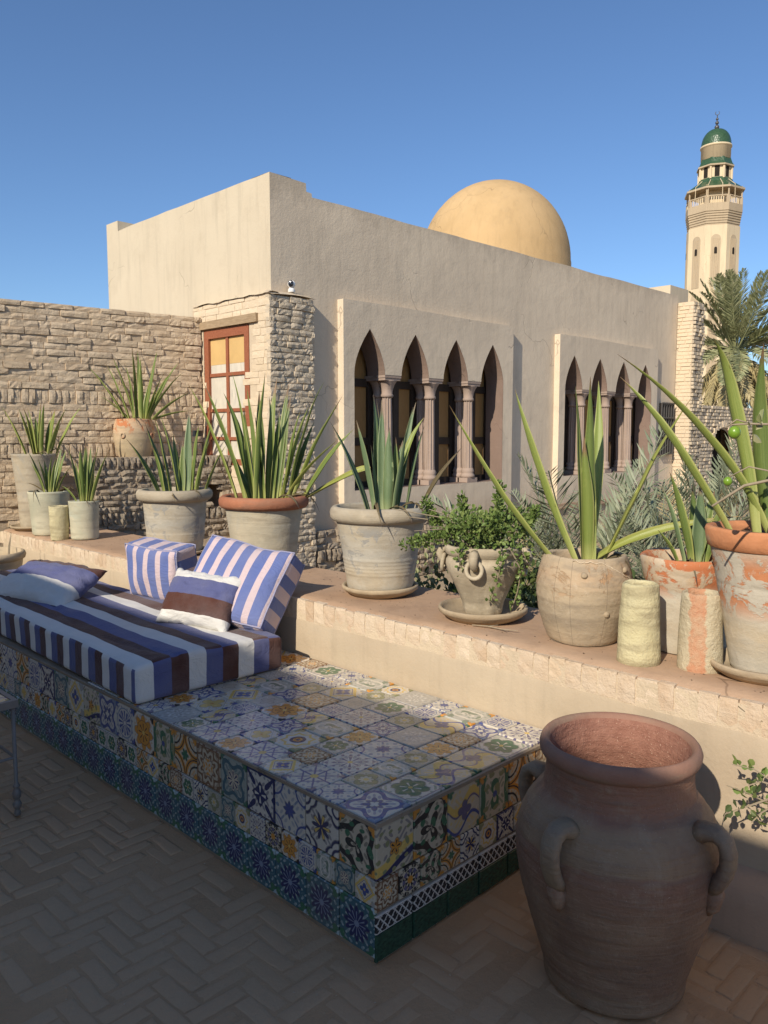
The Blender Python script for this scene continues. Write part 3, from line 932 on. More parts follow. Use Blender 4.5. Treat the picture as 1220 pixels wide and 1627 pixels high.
nb_wall = brick_face(bw, 'brick_tan', (2.30 - 3.0, 0, 0), (1, 0, 0), 2.21, .72, 2.715, .060, .225, soldiers=(1.36, 1.83), jit=.010, dep=.08, miss=.015)

cap_parts(bw, 'brick', 300, lambda o: o.location.z + (0 if o.location.x > -.55 else -1) - (.6 if o.location.z < 1.25 and o.location.x > .45 else 0), 'brickwork')
# lower brick wall in front with a niche, carrying one pot
lw = empty('low_brick_wall', (3.8, 6.67, 0), R(-8), 'low brick wall with niches, shade put into its colour, standing in front of the tall brick wall', 'wall')
mb = MB()
mb.box(-.62, .02, -.05, -.10, .47, 1.27)
mb.box(.06, .02, -.05, .45, .47, 1.27)
mb.box(.62, .02, -.05, .72, .47, 1.27)
mb.box(-.10, .02, 1.06, .06, .47, 1.27); mb.box(.45, .02, 1.06, .62, .47, 1.27)
mb.box(-.10, .02, -.05, .06, .47, .80); mb.box(.45, .02, -.05, .62, .47, .80)
mb.box(-.10, .30, .80, .06, .47, 1.06); mb.box(.45, .30, .80, .62, .47, 1.06)
mb.build('mortar_core', M['mortar'], lw)
def niche(cx, cz): return (.52 < cx < .68 or 1.07 < cx < 1.24) and .82 < cz < 1.05
brick_face(lw, 'brick_dark_shaded', (-.62, 0, 0), (1, 0, 0), 1.34, .55, 1.285, .055, .15, soldiers=(1.20, .72), skip=niche, jit=.012, dep=.07)
# ------------------------------------------------------------------ domed house
random.seed(21)
XH, YH = 4.6, 6.02
ho = empty('domed_house', (XH, YH, 0), 0, 'cream and grey plastered house with arched windows under the ochre dome', 'house')
H = lambda x, y, z: (x - XH, y - YH, z)
def poly_face(mb, outer, holes, fn):
    """triangulated flat face with holes; fn maps (a, b) to 3D"""
    loops = [[Vector((a, b, 0)) for a, b in outer]] + [[Vector((a, b, 0)) for a, b in h] for h in holes]
    tri = tessellate_polygon(loops)
    pts = [p for l in loops for p in l]
    mb.add([fn(p.x, p.y) for p in pts], tri)
PX0, PX1, PZ0, PZ1 = 5.425, 8.30, .575, 2.88
DX2 = 3.94
# uneven roof line of the facade
top = [(4.6, 3.925), (5.03, 3.915), (5.035, 3.84), (5.10, 3.835), (5.105, 3.80)]
x = 5.3
while x < 13.0:
    top.append((x, 3.80 + .014 * mnoise.noise(Vector((x * 1.3, 2, 0))) + .004 * (x - 5) + .006 * mnoise.noise(Vector((x * 9, 2, 0))))); x += .22
top.append((13.05, 3.845))
outer = [(4.6, -.05)] + top + [(13.05, -.05)]
ins = .03
holes = []
for dx in (0, DX2):
    holes.append([(PX0 + dx + ins, PZ0 + ins), (PX1 + dx - ins, PZ0 + ins), (PX1 + dx - ins, PZ1 - ins), (PX0 + dx + ins, PZ1 - ins)])
mb = MB()
poly_face(mb, outer, holes, lambda a, b: H(a, YH, b))
# thickness of the parapet crown
t2 = [H(a, YH, b) for a, b in top]; t3 = [H(a, YH + .28, b) for a, b in top]
k = len(top)
mb.add(t2 + t3, [(i, i + 1, k + i + 1, k + i) for i in range(k - 1)])
mb.add([H(a, YH + .28, b) for a, b in top] + [H(a, YH + .28, 3.45) for a, b in top], [(i, i + 1, k + i + 1, k + i) for i in range(k - 1)])
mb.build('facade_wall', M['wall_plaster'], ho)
# sunlit side wall with its own ragged crown
mb = MB()
side = []
y = YH
while y < 8.90:
    side.append((y, 3.925 + .010 * mnoise.noise(Vector((y * 3, 9, 0))) - .006 * (y - YH))); y += .2
side += [(8.92, 3.90), (8.925, 4.02), (9.20, 4.02)]
outer2 = [(YH, -.05)] + side + [(9.20, -.05)]
poly_face(mb, outer2, [], lambda a, b: H(XH, a, b))
k = len(side)
mb.add([H(XH, a, b) for a, b in side] + [H(XH + .25, a, b) for a, b in side], [(i, i + 1, k + i + 1, k + i) for i in range(k - 1)])
mb.add([H(XH + .25, a, b) for a, b in side] + [H(XH + .25, a, 3.45) for a, b in side], [(i, i + 1, k + i + 1, k + i) for i in range(k - 1)])
mb.box(*H(XH + .26, 8.925, 3.4), *H(7.5, 9.19, 4.0))
mb.build('side_wall', M['cream_plaster'], ho)
# rear walls and flat roof
mb = MB()
mb.box(*H(XH + .255, YH + .285, 3.36), *H(12.94, 9.17, 3.46)); mb.box(*H(9.61, 9.2, 3.36), *H(12.94, 10.59, 3.458))
mb.box(*H(XH + .02, 9.18, -.05), *H(9.5, 9.2, 3.9))
mb.box(*H(9.5, 9.2, -.05), *H(9.6, 10.6, 3.5)); mb.box(*H(9.5, 10.6, -.05), *H(13.04, 10.7, 3.5)); mb.box(*H(12.95, YH + .02, -.05), *H(13.04, 10.6, 3.79))
mb.build('roof_slab', M['wall_plaster'], ho)
# dome
mb = MB(); mb.smooth = True
prof = [(3.4, 1.29), (4.42, 1.29)] + [(4.47 + 1.34 * math.sin(a), 1.28 * math.cos(a)) for a in [i * math.pi / 2 / 20 for i in range(0, 20)]] + [(5.81, 0.001)]
mb.lathe(prof, 56, H(11.32, 8.52, 0), fn=lambda r, z, a: (r * (1 + .006 * mnoise.noise(Vector((math.cos(a) * 2, math.sin(a) * 2, z)))), z), close=False)
mb.build('dome', M['dome_plaster'], ho)
# stub at the far right of the roof line
mb = MB(); mb.box(*H(13.06, 6.16, 3.3), *H(13.75, 6.75, 4.03)); mb.build('roof_block', M['cream_plaster'], ho)

# ---- arcaded window panels
def arch_outline(x0, w, s, nA, z0, zs, c, n=10):
    Rr = c + w / 2
    pts = [(x0, z0)]
    for i in range(nA):
        xl = x0 + i * (w + s); xr = xl + w; xm = (xl + xr) / 2
        a_end = math.acos(c / Rr)
        rise = .455
        for k in range(n + 1):
            t = k / n
            pts.append((xm - w / 2 * (1 - t ** 1.72), zs + rise * t))
        for k in range(n - 1, -1, -1):
            t = k / n
            pts.append((xm + w / 2 * (1 - t ** 1.72), zs + rise * t))
    pts.append((x0 + nA * w + (nA - 1) * s, z0))
    return pts
AX0, AW, AS, AZ0, AZS = 5.573, .444, .25, .965, 2.165
hole = arch_outline(AX0, AW, AS, 4, AZ0, AZS, .325)
YF, YBk = 5.935, 6.20
mb = MB()
ol = [(PX0, PZ0), (PX0, PZ1), (PX1, PZ1), (PX1, PZ0)]
o0 = Vector((PX0, YF, 0))
fnA = lambda a, b: (a - PX0, 0, b)
# subdivide top edge slightly to keep it irregular
poly_face(mb, [(PX0, PZ0), (PX0 + .004, 1.7), (PX0, PZ1), (6.3, PZ1 + .008), (7.4, PZ1 - .004), (PX1, PZ1), (PX1 - .004, 1.5), (PX1, PZ0)], [hole], fnA)
oo = [(PX0, PZ0), (PX0 + .004, 1.7), (PX0, PZ1), (6.3, PZ1 + .008), (7.4, PZ1 - .004), (PX1, PZ1), (PX1 - .004, 1.5), (PX1, PZ0)]
k = len(oo)
mb.add([(a - PX0, 0, b) for a, b in oo] + [(a - PX0, .1, b) for a, b in oo], [(i, (i + 1) % k, k + (i + 1) % k, k + i) for i in range(k)])
arc_panel = mb.mesh('panel')
mb = MB()
k = len(hole)
mb.add([(a - PX0, .002, b) for a, b in hole] + [(a - PX0, YBk - YF, b) for a, b in hole], [(i, (i + 1) % k, k + (i + 1) % k, k + i) for i in range(k)])
arc_rev = mb.mesh('reveal')
# a column: square base, torus rings, fluted shaft, flaring capital
def column_mesh():
    mb = MB()
    mb.box(-.095, -.075, 0, .095, .075, .055)
    mb.smooth = True
    fl = lambda r, z, a: (r * .97 * (1 - .24 * (0.5 + .5 * math.cos(a * 10)) ** 1.5) if .17 < z < .98 else r, z)
    mb.lathe([(.055, .085), (.085, .088), (.10, .076), (.115, .072), (.135, .082), (.155, .072), (.171, .064)], 24)
    mb.lathe([(.17, .062), (.4, .062), (.7, .060), (.97, .055)], 80, fn=fl, close=False)
    mb.lathe([(.965, .056), (.98, .068), (.995, .068), (1.01, .058), (1.06, .060), (1.10, .072), (1.135, .092), (1.15, .102)], 24, fn=lambda r, z, a: (r * (1 + (.07 * math.cos(4 * a + math.pi) if z > 1.05 else 0) + (.03 * math.cos(8 * a) if z > 1.03 else 0)), z))
    mb.smooth = False
    mb.box(-.118, -.085, 1.145, .118, .085, 1.172)
    mb.box(-.125, -.092, 1.172, .125, .092, 1.198)
    return mb.mesh('column')
col_me = column_mesh(); col_me.materials.append(M['stone_pink'])
def arcade(dx, lab):
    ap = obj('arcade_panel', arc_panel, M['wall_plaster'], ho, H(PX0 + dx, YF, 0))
    tag(ap, lab)
    obj('arch_reveal', arc_rev, M['reveal_shaded'], ap)
    for i in range(3):
        cx = AX0 + AW + AS / 2 + i * (AW + AS) - PX0
        for cy in (.095, .225):
            obj('column', col_me, None, ap, (cx, cy, AZ0 + .001))
    # back: shutters with dark frames, each opening its own
    for i in range(4):
        xl = AX0 + i * (AW + AS) - PX0
        fr = MB()
        y0 = YBk - YF
        x0, x1 = xl - .12, xl + AW + .12
        fr.box(x0, y0 + .03, AZ0 - .02, x0 + .09, y0 + .10, 2.66); fr.box(x1 - .09, y0 + .03, AZ0 - .02, x1, y0 + .10, 2.66)
        fr.box((x0 + x1) / 2 - .045, y0 + .028, AZ0 - .02, (x0 + x1) / 2 + .045, y0 + .098, 2.66)
        for z in (AZ0 - .02, 1.42, 2.05): fr.box(x0 + .09, y0 + .034, z, x1 - .09, y0 + .096, z + .085)
        f = fr.build('shutter_frame', M['dark_wood'], ap)
        for a, b in ((x0 + .09, (x0 + x1) / 2 - .045), ((x0 + x1) / 2 + .045, x1 - .09)):
            for z0, z1 in ((AZ0 + .065, 1.42), (1.505, 2.05), (2.135, 2.66)):
                pm = MB(); pm.box(a, y0 + .06, z0, b, y0 + .09, z1)
                pm.build('shutter_panel', M['panel_wood'], ap)
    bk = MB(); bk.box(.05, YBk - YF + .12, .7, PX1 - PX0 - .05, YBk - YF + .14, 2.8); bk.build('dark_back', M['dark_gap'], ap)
    return ap
arcade(0, 'four arched windows with fluted columns nearer the brick corner')
arcade(DX2, 'four arched windows with fluted columns further along the facade')

# ---- brick corner block with the red window
YPil = 5.92
XW_ = 4.5
win = dict(y0=6.26, y1=7.02, z0=1.24, z1=2.575)
mb = MB()
def ragged(x, y): return 2.82 + .02 * mnoise.noise(Vector((x * 6, y * 6, 0)))
# core behind the bricks, leaving the window recess open
mb.box(*H(4.525, YPil + .025, -.05), *H(4.62, win['y0'], 2.80))
mb.box(*H(4.525, win['y1'], -.05), *H(4.62, 7.24, 2.80))
mb.box(*H(4.525, win['y0'], -.05), *H(4.62, win['y1'], win['z0']))
mb.box(*H(4.525, win['y0'], win['z1']), *H(4.62, win['y1'], 2.80))
mb.box(*H(4.62, YPil + .014, -.05), *H(5.03, YH + .01, 2.80))
mb.build('corner_core', M['mortar'], ho)
random.seed(5)
# -Y face
brick_face(ho, 'brick_grey', H(4.505, YPil, 0), (1, 0, 0), .535, .12, 2.83, .056, .17, jit=.009, dep=.06)
# -X face, limewashed and smoother
def skipw(cx, cz): return win['y0'] - .02 < 7.2 - cx < win['y1'] + .03 and win['z0'] - .02 < cz < win['z1'] + .02
ang = -math.pi / 2
brick_face(ho, 'brick_white', H(XW_ + .008, 7.2, 0), (0, -1, 0), 7.2 - YPil - .005, 1.05, 2.83, .064, .25, skip=skipw, jit=.003, dep=.05, rz=ang)
mb = MB(); mb.box(*H(4.512, win['y1'] + .01, .3), *H(4.53, 7.2, 2.8)); mb.box(*H(4.512, YPil + .04, .3), *H(4.53, win['y0'] - .012, 2.80)); mb.box(*H(4.512, YPil + .04, .3), *H(4.53, 7.2, win['z0'] - .012)); mb.box(*H(4.513, win['y0'], win['z1'] + .01), *H(4.53, win['y1'], 2.8))
mb.build('limewash_bed', M['mortar_pale'], ho)
# capping of clay on the block, uneven
mb = MB(); mb.smooth = True
vs, fs = [], []
gx = [4.49, 4.52, 4.6, 4.7, 4.8, 4.9, 5.0, 5.045]; gy = [5.91, 5.94, 5.98, 6.02]
for a in gx:
    for b in gy:
        edge = (a in (gx[0], gx[-1])) or b == gy[0]
        vs.append(H(a, b, (2.825 if edge else 2.85) + .02 * mnoise.noise(Vector((a * 17, b * 17, 0)))))
for i in range(len(gx) - 1):
    for j in range(len(gy) - 1): fs.append((i * 4 + j, (i + 1) * 4 + j, (i + 1) * 4 + j + 1, i * 4 + j + 1))
mb.add(vs, fs)
vs, fs = [], []
gy2 = [5.91 + i * .1 for i in range(14)]
for b in gy2:
    for a in (4.49, 4.53, 4.61): vs.append(H(a, b, 2.83 + (.012 if a > 4.5 else 0) + .018 * mnoise.noise(Vector((a * 17, b * 12, 3)))))
for i in range(len(gy2) - 1):
    for j in range(2): fs.append((i * 3 + j, (i + 1) * 3 + j, (i + 1) * 3 + j + 1, i * 3 + j + 1))
mb.add(vs, fs)
mb.build('clay_capping', M['mortar_pale'], ho)
# window: frame, sashes, panes
wf = MB()
xf = XW_ + .012
y0, y1, z0, z1 = win['y0'], win['y1'], win['z0'], win['z1']
def wb(a0, b0, a1, b1, x0=0.0, x1=.06): wf.box(*H(xf + x0, a0, b0), *H(xf + x1, a1, b1))
wb(y0, z0, y0 + .075, z1); wb(y1 - .075, z0, y1, z1); wb(y0 + .075, z1 - .085, y1 - .075, z1); wb(y0 + .075, z0, y1 - .075, z0 + .06)
window = wf.build('window', M['red_paint'], ho)
tag(window, 'red painted window frame with ochre upper panes')
wf = MB(); ym = (y0 + y1) / 2
wb(ym - .02, z0 + .06, ym + .02, z1 - .085, .012, .05)
rows = [z0 + .06, 1.50, 1.78, 2.13, z1 - .085]
for zz in rows[1:-1]:
    wb(y0 + .075, zz - .016, ym - .02, zz + .016, .012, .05); wb(ym + .02, zz - .016, y1 - .075, zz + .016, .012, .05)
mun = wf.build('glazing_bar', M['red_paint'], window)
for k in range(4):
    for (a, b) in ((y0 + .075, ym - .02), (ym + .02, y1 - .075)):
        za, zb = rows[k] + (.016 if k else 0), rows[k + 1] - (.016 if k < 3 else 0)
        if k == 3:
            pm = MB(); pm.box(*H(xf + .028, a, za + .085), *H(xf + .036, b, zb)); pm.build('pane', M['pane_ochre'], window)
            pm = MB(); pm.box(*H(xf + .030, a, za), *H(xf + .038, b, za + .085)); pm.build('pane', M['pane_white'], window)
        else:
            pm = MB(); pm.box(*H(xf + .028, a, za), *H(xf + .036, b, zb)); pm.build('pane', M['pane_white'], window)
lt = MB(); lt.box(*H(4.478, 6.10, z1 + .012), *H(4.6, 7.14, z1 + .085), .006); lt.build('lintel', M['lintel_wood'], ho)

# ---- rough brick plinth under the facade
random.seed(8)
mb = MB(); mb.box(*H(5.06, YH - .06, -.05), *H(13.0, YH + .01, .545)); mb.build('plinth_core', M['mortar'], ho)
brick_face(ho, 'brick_dark_shaded', H(5.06, YH - .09, 0), (1, 0, 0), 4.3, .02, .59, .062, .16, soldiers=(.26,), jit=.02, dep=.06, miss=.10)
mb = MB(); mb.smooth = False; mb.box(*H(8.2, YH - .1, .52), *H(13.0, YH, .585), .004); mb.build('plinth_cap', M['ledge_clay'], ho)

cap_parts(ho, 'brick', 300, lambda o: (2 if o.location.y < -.05 and o.location.x < .5 else 0) * (1 if o.location.z > .5 else .3) + (1.5 if o.location.x < 0 and o.location.z > 1.3 else 0) + o.location.z * .3, 'brickwork')
# ---- far brick pier at the right end of the facade
random.seed(9)
def small_bricks(mb, origin, along, nrm, length, z0, z1, ch, bl, proud=.02):
    z = z0; along = Vector(along); nrm = Vector(nrm); o = Vector(origin)
    while z < z1 - .01:
        x = -random.uniform(0, bl)
        while x < length:
            a, b = max(0, x), min(length, x + bl * .9)
            if b - a > .02:
                pr = proud * random.uniform(.35, 1.2)
                p = [o + along * s + Vector((0, 0, t)) for s, t in ((a, z), (b, z), (b, z + ch * .78), (a, z + ch * .78))]
                q = [v + nrm * pr + along * (random.uniform(-.01, .01)) for v in p]
                mb.add(p + q, [(4, 5, 6, 7), (0, 1, 5, 4), (1, 2, 6, 5), (2, 3, 7, 6), (3, 0, 4, 7)])
            x += bl
        z += ch
mb = MB(); mb.box(*H(13.08, 5.76, -.05), *H(13.44, 6.3, 3.72)); pc = mb.build('pier_core', M['mortar_pale'], ho)
mb = MB(); small_bricks(mb, H(13.08, 5.76, .0), (0, 1, 0), (-1, 0, 0), .26, 0, 3.72, .062, .18, .012)
tag(mb.build('pier_brickwork', M['brick_white'], ho), kind='stuff')
mb = MB(); small_bricks(mb, H(13.07, 5.76, .0), (1, 0, 0), (0, -1, 0), .38, 0, 3.70, .062, .10, .05)
tag(mb.build('pier_brickwork', M['brick_grey'], ho), kind='stuff')
# iron grille beside the second arcade
mb = MB(); mb.box(*H(12.50, 5.99, 1.2), *H(12.95, 6.01, 2.05))
gr = mb.build('side_window', M['dark_gap'], ho)
mb = MB()
for i in range(6): mb.box(*H(12.50 + i * .086, 5.965, 1.2), *H(12.515 + i * .086, 5.985, 2.05))
for z in (1.2, 1.5, 1.8, 2.04): mb.box(*H(12.49, 5.955, z), *H(12.96, 5.966, z + .018))
mb.build('grille', M['iron'], gr)

# ------------------------------------------------------------------ far garden wall at the right
fw = empty('garden_wall', (17, 5.76, 0), 0, 'far rough brick garden wall with an arched gap below the palm tree', 'wall')
mb = MB()
hol = [(14.02 - 17, .0)] + [(14.42 - 17 + .40 * -math.cos(a), 1.36 + .27 * math.sin(a)) for a in [i * math.pi / 10 for i in range(11)]] + [(14.82 - 17, .0)]
poly_face(mb, [(13.46 - 17, -.05), (13.46 - 17, 2.03), (30 - 17, 1.97), (30 - 17, -.05), (14.82 - 17, -.05)] + list(reversed(hol[1:-1])) + [(14.02 - 17, -.05)], [], lambda a, b: (a, 0, b))
mb.box(13.46 - 17, .30, -.05, 13, .32, 1.96)
mb.box(13.46 - 17, .0, 1.95, 13, .32, 1.97)
mb.build('mortar_core', M['mortar'], fw)
mb = MB(); random.seed(3)
small_bricks(mb, (13.46 - 17, 0, 1.68), (1, 0, 0), (0, -1, 0), 14, 0, .34, .060, .11, .045)
small_bricks(mb, (14.86 - 17, 0, .3), (1, 0, 0), (0, -1, 0), 9, 0, 1.38, .060, .11, .045)
small_bricks(mb, (13.46 - 17, 0, .3), (1, 0, 0), (0, -1, 0), .52, 0, 1.38, .060, .11, .045)
tag(mb.build('brickwork', M['brick_grey'], fw), kind='stuff')
mb = MB()
for i in range(11):
    a = math.pi * (i + .5) / 11
    cx, cz = 14.42 - 17 - .47 * math.cos(a), 1.36 + .35 * math.sin(a)
    mb.box(cx - .045, -.05, cz - .05, cx + .045, .02, cz + .05, .008)
mb.build('arch_ring', M['brick_white'], fw)
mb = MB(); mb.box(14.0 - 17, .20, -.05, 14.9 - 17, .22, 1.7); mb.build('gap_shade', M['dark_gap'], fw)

# ------------------------------------------------------------------ house behind the viewer whose shade covers the floor
th = empty('terrace_house', (-2.7, 2, 0), 0, 'plastered house closing the terrace behind the viewpoint and shading its floor', 'house')
mb = MB(); mb.box(-.4, -3.6, -.05, 0, 10, 3.66); mb.build('wall', M['wall_plaster'], th)
mb = MB(); mb.box(-4, -3.6, 3.3, -.4, 10, 3.4); mb.build('roof', M['wall_plaster'], th)
# ------------------------------------------------------------------ minaret
random.seed(31)
MX, MY = 46.2, 19.4
mi = empty('minaret', (MX, MY, -.42), 0, 'tall octagonal cream minaret with green tiled roofs and finial', 'minaret')
view = math.atan2(-MY, -MX)                     # towards the terrace
PH = view + R(-15)                              # one corner just right of the middle
def octo(mb, levels, ph=PH, c=(0, 0, 0)):
    mb.lathe(levels, 8, c, ph=ph)
mb = MB(); octo(mb, [(-.1, 1.46), (13.45, 1.46)]); mb.build('shaft', M['minaret_plaster'], mi)
ap = 1.46 * math.cos(R(22.5))
def face_panel(mb, k, w, z0, z1, off, arch=True, thick=.03):
    a = PH + R(22.5) + k * R(45)
    n = Vector((math.cos(a), math.sin(a), 0)); t = Vector((-n.y, n.x, 0))
    pts = [(-w / 2, z0), (w / 2, z0)]
    if arch: pts += [(w / 2 * math.cos(b), z1 - w / 2 + w / 2 * math.sin(b)) for b in [i * math.pi / 8 for i in range(9)]]
    else: pts += [(w / 2, z1), (-w / 2, z1)]
    lo = [n * (ap + off) + t * x + Vector((0, 0, z)) for x, z in pts]
    hi = [p + n * thick for p in lo]
    m = len(pts)
    mb.add(lo + hi, [tuple(range(m, 2 * m))] + [(i, (i + 1) % m, m + (i + 1) % m, m + i) for i in range(m)])
for k in range(8):
    for z0, z1 in ((10.1, 12.95), (5.2, 9.75), (1.0, 4.6)):
        mb = MB(); face_panel(mb, k, .50, z0, z1, -.01, True, .025); pn = mb.build('blind_arch', M['minaret_tan'], mi)
        mb = MB()
        for q in (-.15, -.05, .05, .15):
            a = PH + R(22.5) + k * R(45)
            n_ = Vector((math.cos(a), math.sin(a), 0)); t_ = Vector((-n_.y, n_.x, 0))
            c_ = n_ * (ap + .018) + t_ * q
            mb.tube([c_ + Vector((0, 0, z0)), c_ + Vector((0, 0, z1 - .22))], .022, 4)
        mb.build('rib', M['minaret_tan'], pn)
        if z0 > 5:
            zc = 11.9 if z0 > 10 else 8.5
            mb = MB(); face_panel(mb, k, .15, zc, zc + .36, .026, True, .02); mb.build('slit_window', M['dark_gap'], pn)
mb = MB()
for i in range(7):
    z = 13.30 + i * .13
    octo(mb, [(z, 1.40 + i * .022), (z + .075, 1.40 + i * .022)])
    octo(mb, [(z + .075, 1.385 + i * .02), (z + .13, 1.385 + i * .02)])
mb.build('corbel', M['minaret_tan'], mi)
mb = MB(); octo(mb, [(14.2, 1.55), (14.62, 1.55)]); mb.build('balcony', M['minaret_tan'], mi)
apb = 1.55 * math.cos(R(22.5))
for k in range(8):
    a = PH + R(22.5) + k * R(45)
    n_ = Vector((math.cos(a), math.sin(a), 0)); t_ = Vector((-n_.y, n_.x, 0))
    mb = MB()
    for q in range(6):
        p = n_ * (apb - .07) + t_ * (-.31 + q * .124)
        mb.tube([p + Vector((0, 0, 14.62)), p + Vector((0, 0, 14.98))], .032, 6)
    mb.build('baluster_row', M['minaret_plaster'], mi)
    mb = MB()
    for s in (-1, 1):
        p = n_ * (apb - .09) + t_ * (s * .52)
        mb.tube([p + Vector((0, 0, 14.62)), p + Vector((0, 0, 15.0))], .105, 4)
    mb.tube([n_ * (apb - .07) - t_ * .60 + Vector((0, 0, 15.0)), n_ * (apb - .07) + t_ * .60 + Vector((0, 0, 15.0))], .06, 4)
    mb.build('railing', M['minaret_tan'], mi)
    p = Vector((1.48 * math.cos(a - R(22.5)), 1.48 * math.sin(a - R(22.5)), 0))
    mb = MB(); mb.tube([p + Vector((0, 0, 14.6)), p + Vector((0, 0, 15.62))], .045, 6); mb.build('gallery_post', M['minaret_tan'], mi)
mb = MB(); octo(mb, [(14.5, .86), (17.0, .86)]); mb.build('lantern', M['minaret_plaster'], mi)
for k in range(8):
    a = PH + R(22.5) + k * R(45); n_ = Vector((math.cos(a), math.sin(a), 0)); t_ = Vector((-n_.y, n_.x, 0)); ao = .86 * math.cos(R(22.5))
    mb = MB(); lo = [n_ * (ao - .02) + t_ * x + Vector((0, 0, z)) for x, z in ((-.13, 16.2), (.13, 16.2), (.13, 16.8), (-.13, 16.8))]
    mb.add(lo + [p + n_ * .026 for p in lo], [(4, 5, 6, 7), (0, 1, 5, 4), (1, 2, 6, 5), (2, 3, 7, 6), (3, 0, 4, 7)])
    mb.build('lantern_opening', M['dark_gap'], mi)
    mb = MB(); p = Vector((.9 * math.cos(a - R(22.5)), .9 * math.sin(a - R(22.5)), 0)); mb.tube([p + Vector((0, 0, 16.1)), p + Vector((0, 0, 16.85))], .06, 6); mb.build('lantern_pier', M['minaret_plaster'], mi)
mb = MB(); octo(mb, [(15.42, 1.64), (15.52, 1.64)]); mb.build('eave', M['minaret_tan'], mi)
mb = MB(); octo(mb, [(15.52, 1.62), (15.66, 1.40), (15.95, 1.0), (16.18, .88)]); mb.build('gallery_roof', M['minaret_green'], mi)
mb = MB(); octo(mb, [(16.78, 1.02), (16.86, 1.02)]); mb.build('eave', M['minaret_tan'], mi)
mb = MB(); octo(mb, [(16.86, 1.0), (17.02, .90), (17.28, .81)]); mb.build('upper_roof', M['minaret_green'], mi)
mb = MB(); mb.smooth = True; mb.lathe([(17.25, .79), (17.92, .79), (17.93, .84), (18.02, .84), (18.03, .8)], 32); mb.build('drum', M['minaret_plaster'], mi)
mb = MB(); mb.smooth = True; mb.lathe([(18.02 + .95 * math.sin(a), .80 * math.cos(a) ** .8) for a in [i * math.pi / 2 / 12 for i in range(12)]] + [(18.98, .001)], 32, close=False); mb.build('cupola', M['minaret_green'], mi)
mb = MB(); mb.smooth = True
mb.tube([(0, 0, 18.9), (0, 0, 19.75)], .025, 6)
for z, r in ((19.08, .13), (19.32, .10), (19.52, .075)):
    mb.lathe([(z + r * math.sin(a), max(.001, r * math.cos(a))) for a in [(-.5 + i / 8) * math.pi for i in range(9)]], 12, close=False)
mb.tube([(.0 + .1 * math.sin(a) * MY / 50, -.1 * math.sin(a), 19.85 - .1 * math.cos(a)) for a in [R(-140 + i * 28) for i in range(11)]], .018, 5)
mb.build('finial', M['iron'], mi)
for k in range(4):
    mb = MB(); a = view + R(-40 + 28 * k); p = Vector((1.35 * math.cos(a), 1.35 * math.sin(a), 0)); mb.tube([p * .75 + Vector((0, 0, 16.0)), p * 1.12 + Vector((0, 0, 15.6)), p * 1.13 + Vector((0, 0, 14.9))], .018, 4); mb.build('cable', M['minaret_plaster'], mi)

mb = MB(); mb.smooth = True
lv = Vector((math.cos(view + R(14)), math.sin(view + R(14)), 0))
mb.lathe([(0, .08), (.05, .10), (.22, .26), (.23, .26), (.20, .22), (.06, .06), (.06, .001)], 16, close=False)
ql = (lv + Vector((0, 0, -.1))).to_track_quat('Z', 'Y')
mb.v = [tuple(ql @ Vector(v) + lv * 1.44 + Vector((0, 0, 10.05))) for v in mb.v]
mb.build('loudspeaker', M['white_plastic'], mi)

# ------------------------------------------------------------------ date palm
def frond_mesh(length, droop, npair, ll, seed, spread=.9, wid=.018, stiff=.0):
    """feather leaf along +x, hanging towards -z"""
    rg = random.Random(seed)
    mb = MB()
    pts = []
    for i in range(13):
        t = i / 12
        pts.append(Vector((length * (t - .18 * droop * t * t), 0, length * (.25 * (1 - droop) * t - .62 * droop * t * t))))
    mb.tube(pts, [max(.004, .022 * length / 2 * (1 - t / 12)) for t in range(13)], 4)
    for i in range(npair):
        t = .12 + .88 * i / npair
        k = t * 12; j = min(11, int(k)); p = pts[j].lerp(pts[j + 1], k - j)
        d = (pts[j + 1] - pts[j]).normalized()
        for s in (-1, 1):
            L = ll * (math.sin(math.pi * min(1, .18 + t * .82)) ** .5) * rg.uniform(.75, 1.1)
            side = Vector((0, s, 0))
            dr = (d * rg.uniform(.55, .85) + side * spread * rg.uniform(.7, 1.1) + Vector((0, 0, rg.uniform(-.1, .45) - stiff))).normalized()
            w = d.cross(dr).cross(dr).normalized() * wid
            w = (w + Vector((0, 0, wid * .4))).normalized() * wid
            q = p + dr * L - Vector((0, 0, L * .12 * rg.random()))
            mb.add([p - w * .6, p + dr * L * .5 + w, q, p + dr * L * .5 - w], [(0, 1, 2, 3)])
    return mb.mesh('frond')
random.seed(77)
pt = empty('date_palm', (24.9, 9.6, 0), 0, 'date palm with a skirt of dry fronds before the minaret', 'palm tree')
mb = MB(); mb.smooth = True
mb.lathe([(i * .25, .24 + (.05 if i % 2 else 0)) for i in range(16)], 10)
mb.build('trunk', M['palm_trunk'], pt)
FR = [frond_mesh(2.35, d, 58, .42, s, .8, .022) for s, d in enumerate((.12, .25, .4, .6))]
for f in FR: f.materials.append(M['palm_green'])
DRY = [frond_mesh(2.1, d, 54, .36, 20 + s, .55, .022, .3) for s, d in enumerate((1.0, 1.15, .9))]
for f in DRY: f.materials.append(M['frond_dry'])
for i in range(54):
    el = R(random.uniform(10, 88)) if i > 12 else R(random.uniform(-25, 20))
    az = i * 2.39996
    me = FR[0 if el > R(60) else (1 if el > R(35) else (2 if el > 0 else 3))]
    obj('frond', me, None, pt, (.12 * math.cos(az), .12 * math.sin(az), 4.1), (random.uniform(-.5, .5), -el * .85, az), (1, 1, 1))
for i in range(46):
    az = i * 2.39996 + .4
    obj('dry_frond', DRY[i % 3], None, pt, (.16 * math.cos(az), .16 * math.sin(az), 3.95 - random.uniform(0, .35)), (random.uniform(-.6, .6), R(random.uniform(12, 42)), az), [random.uniform(.8, 1.1)] * 3)

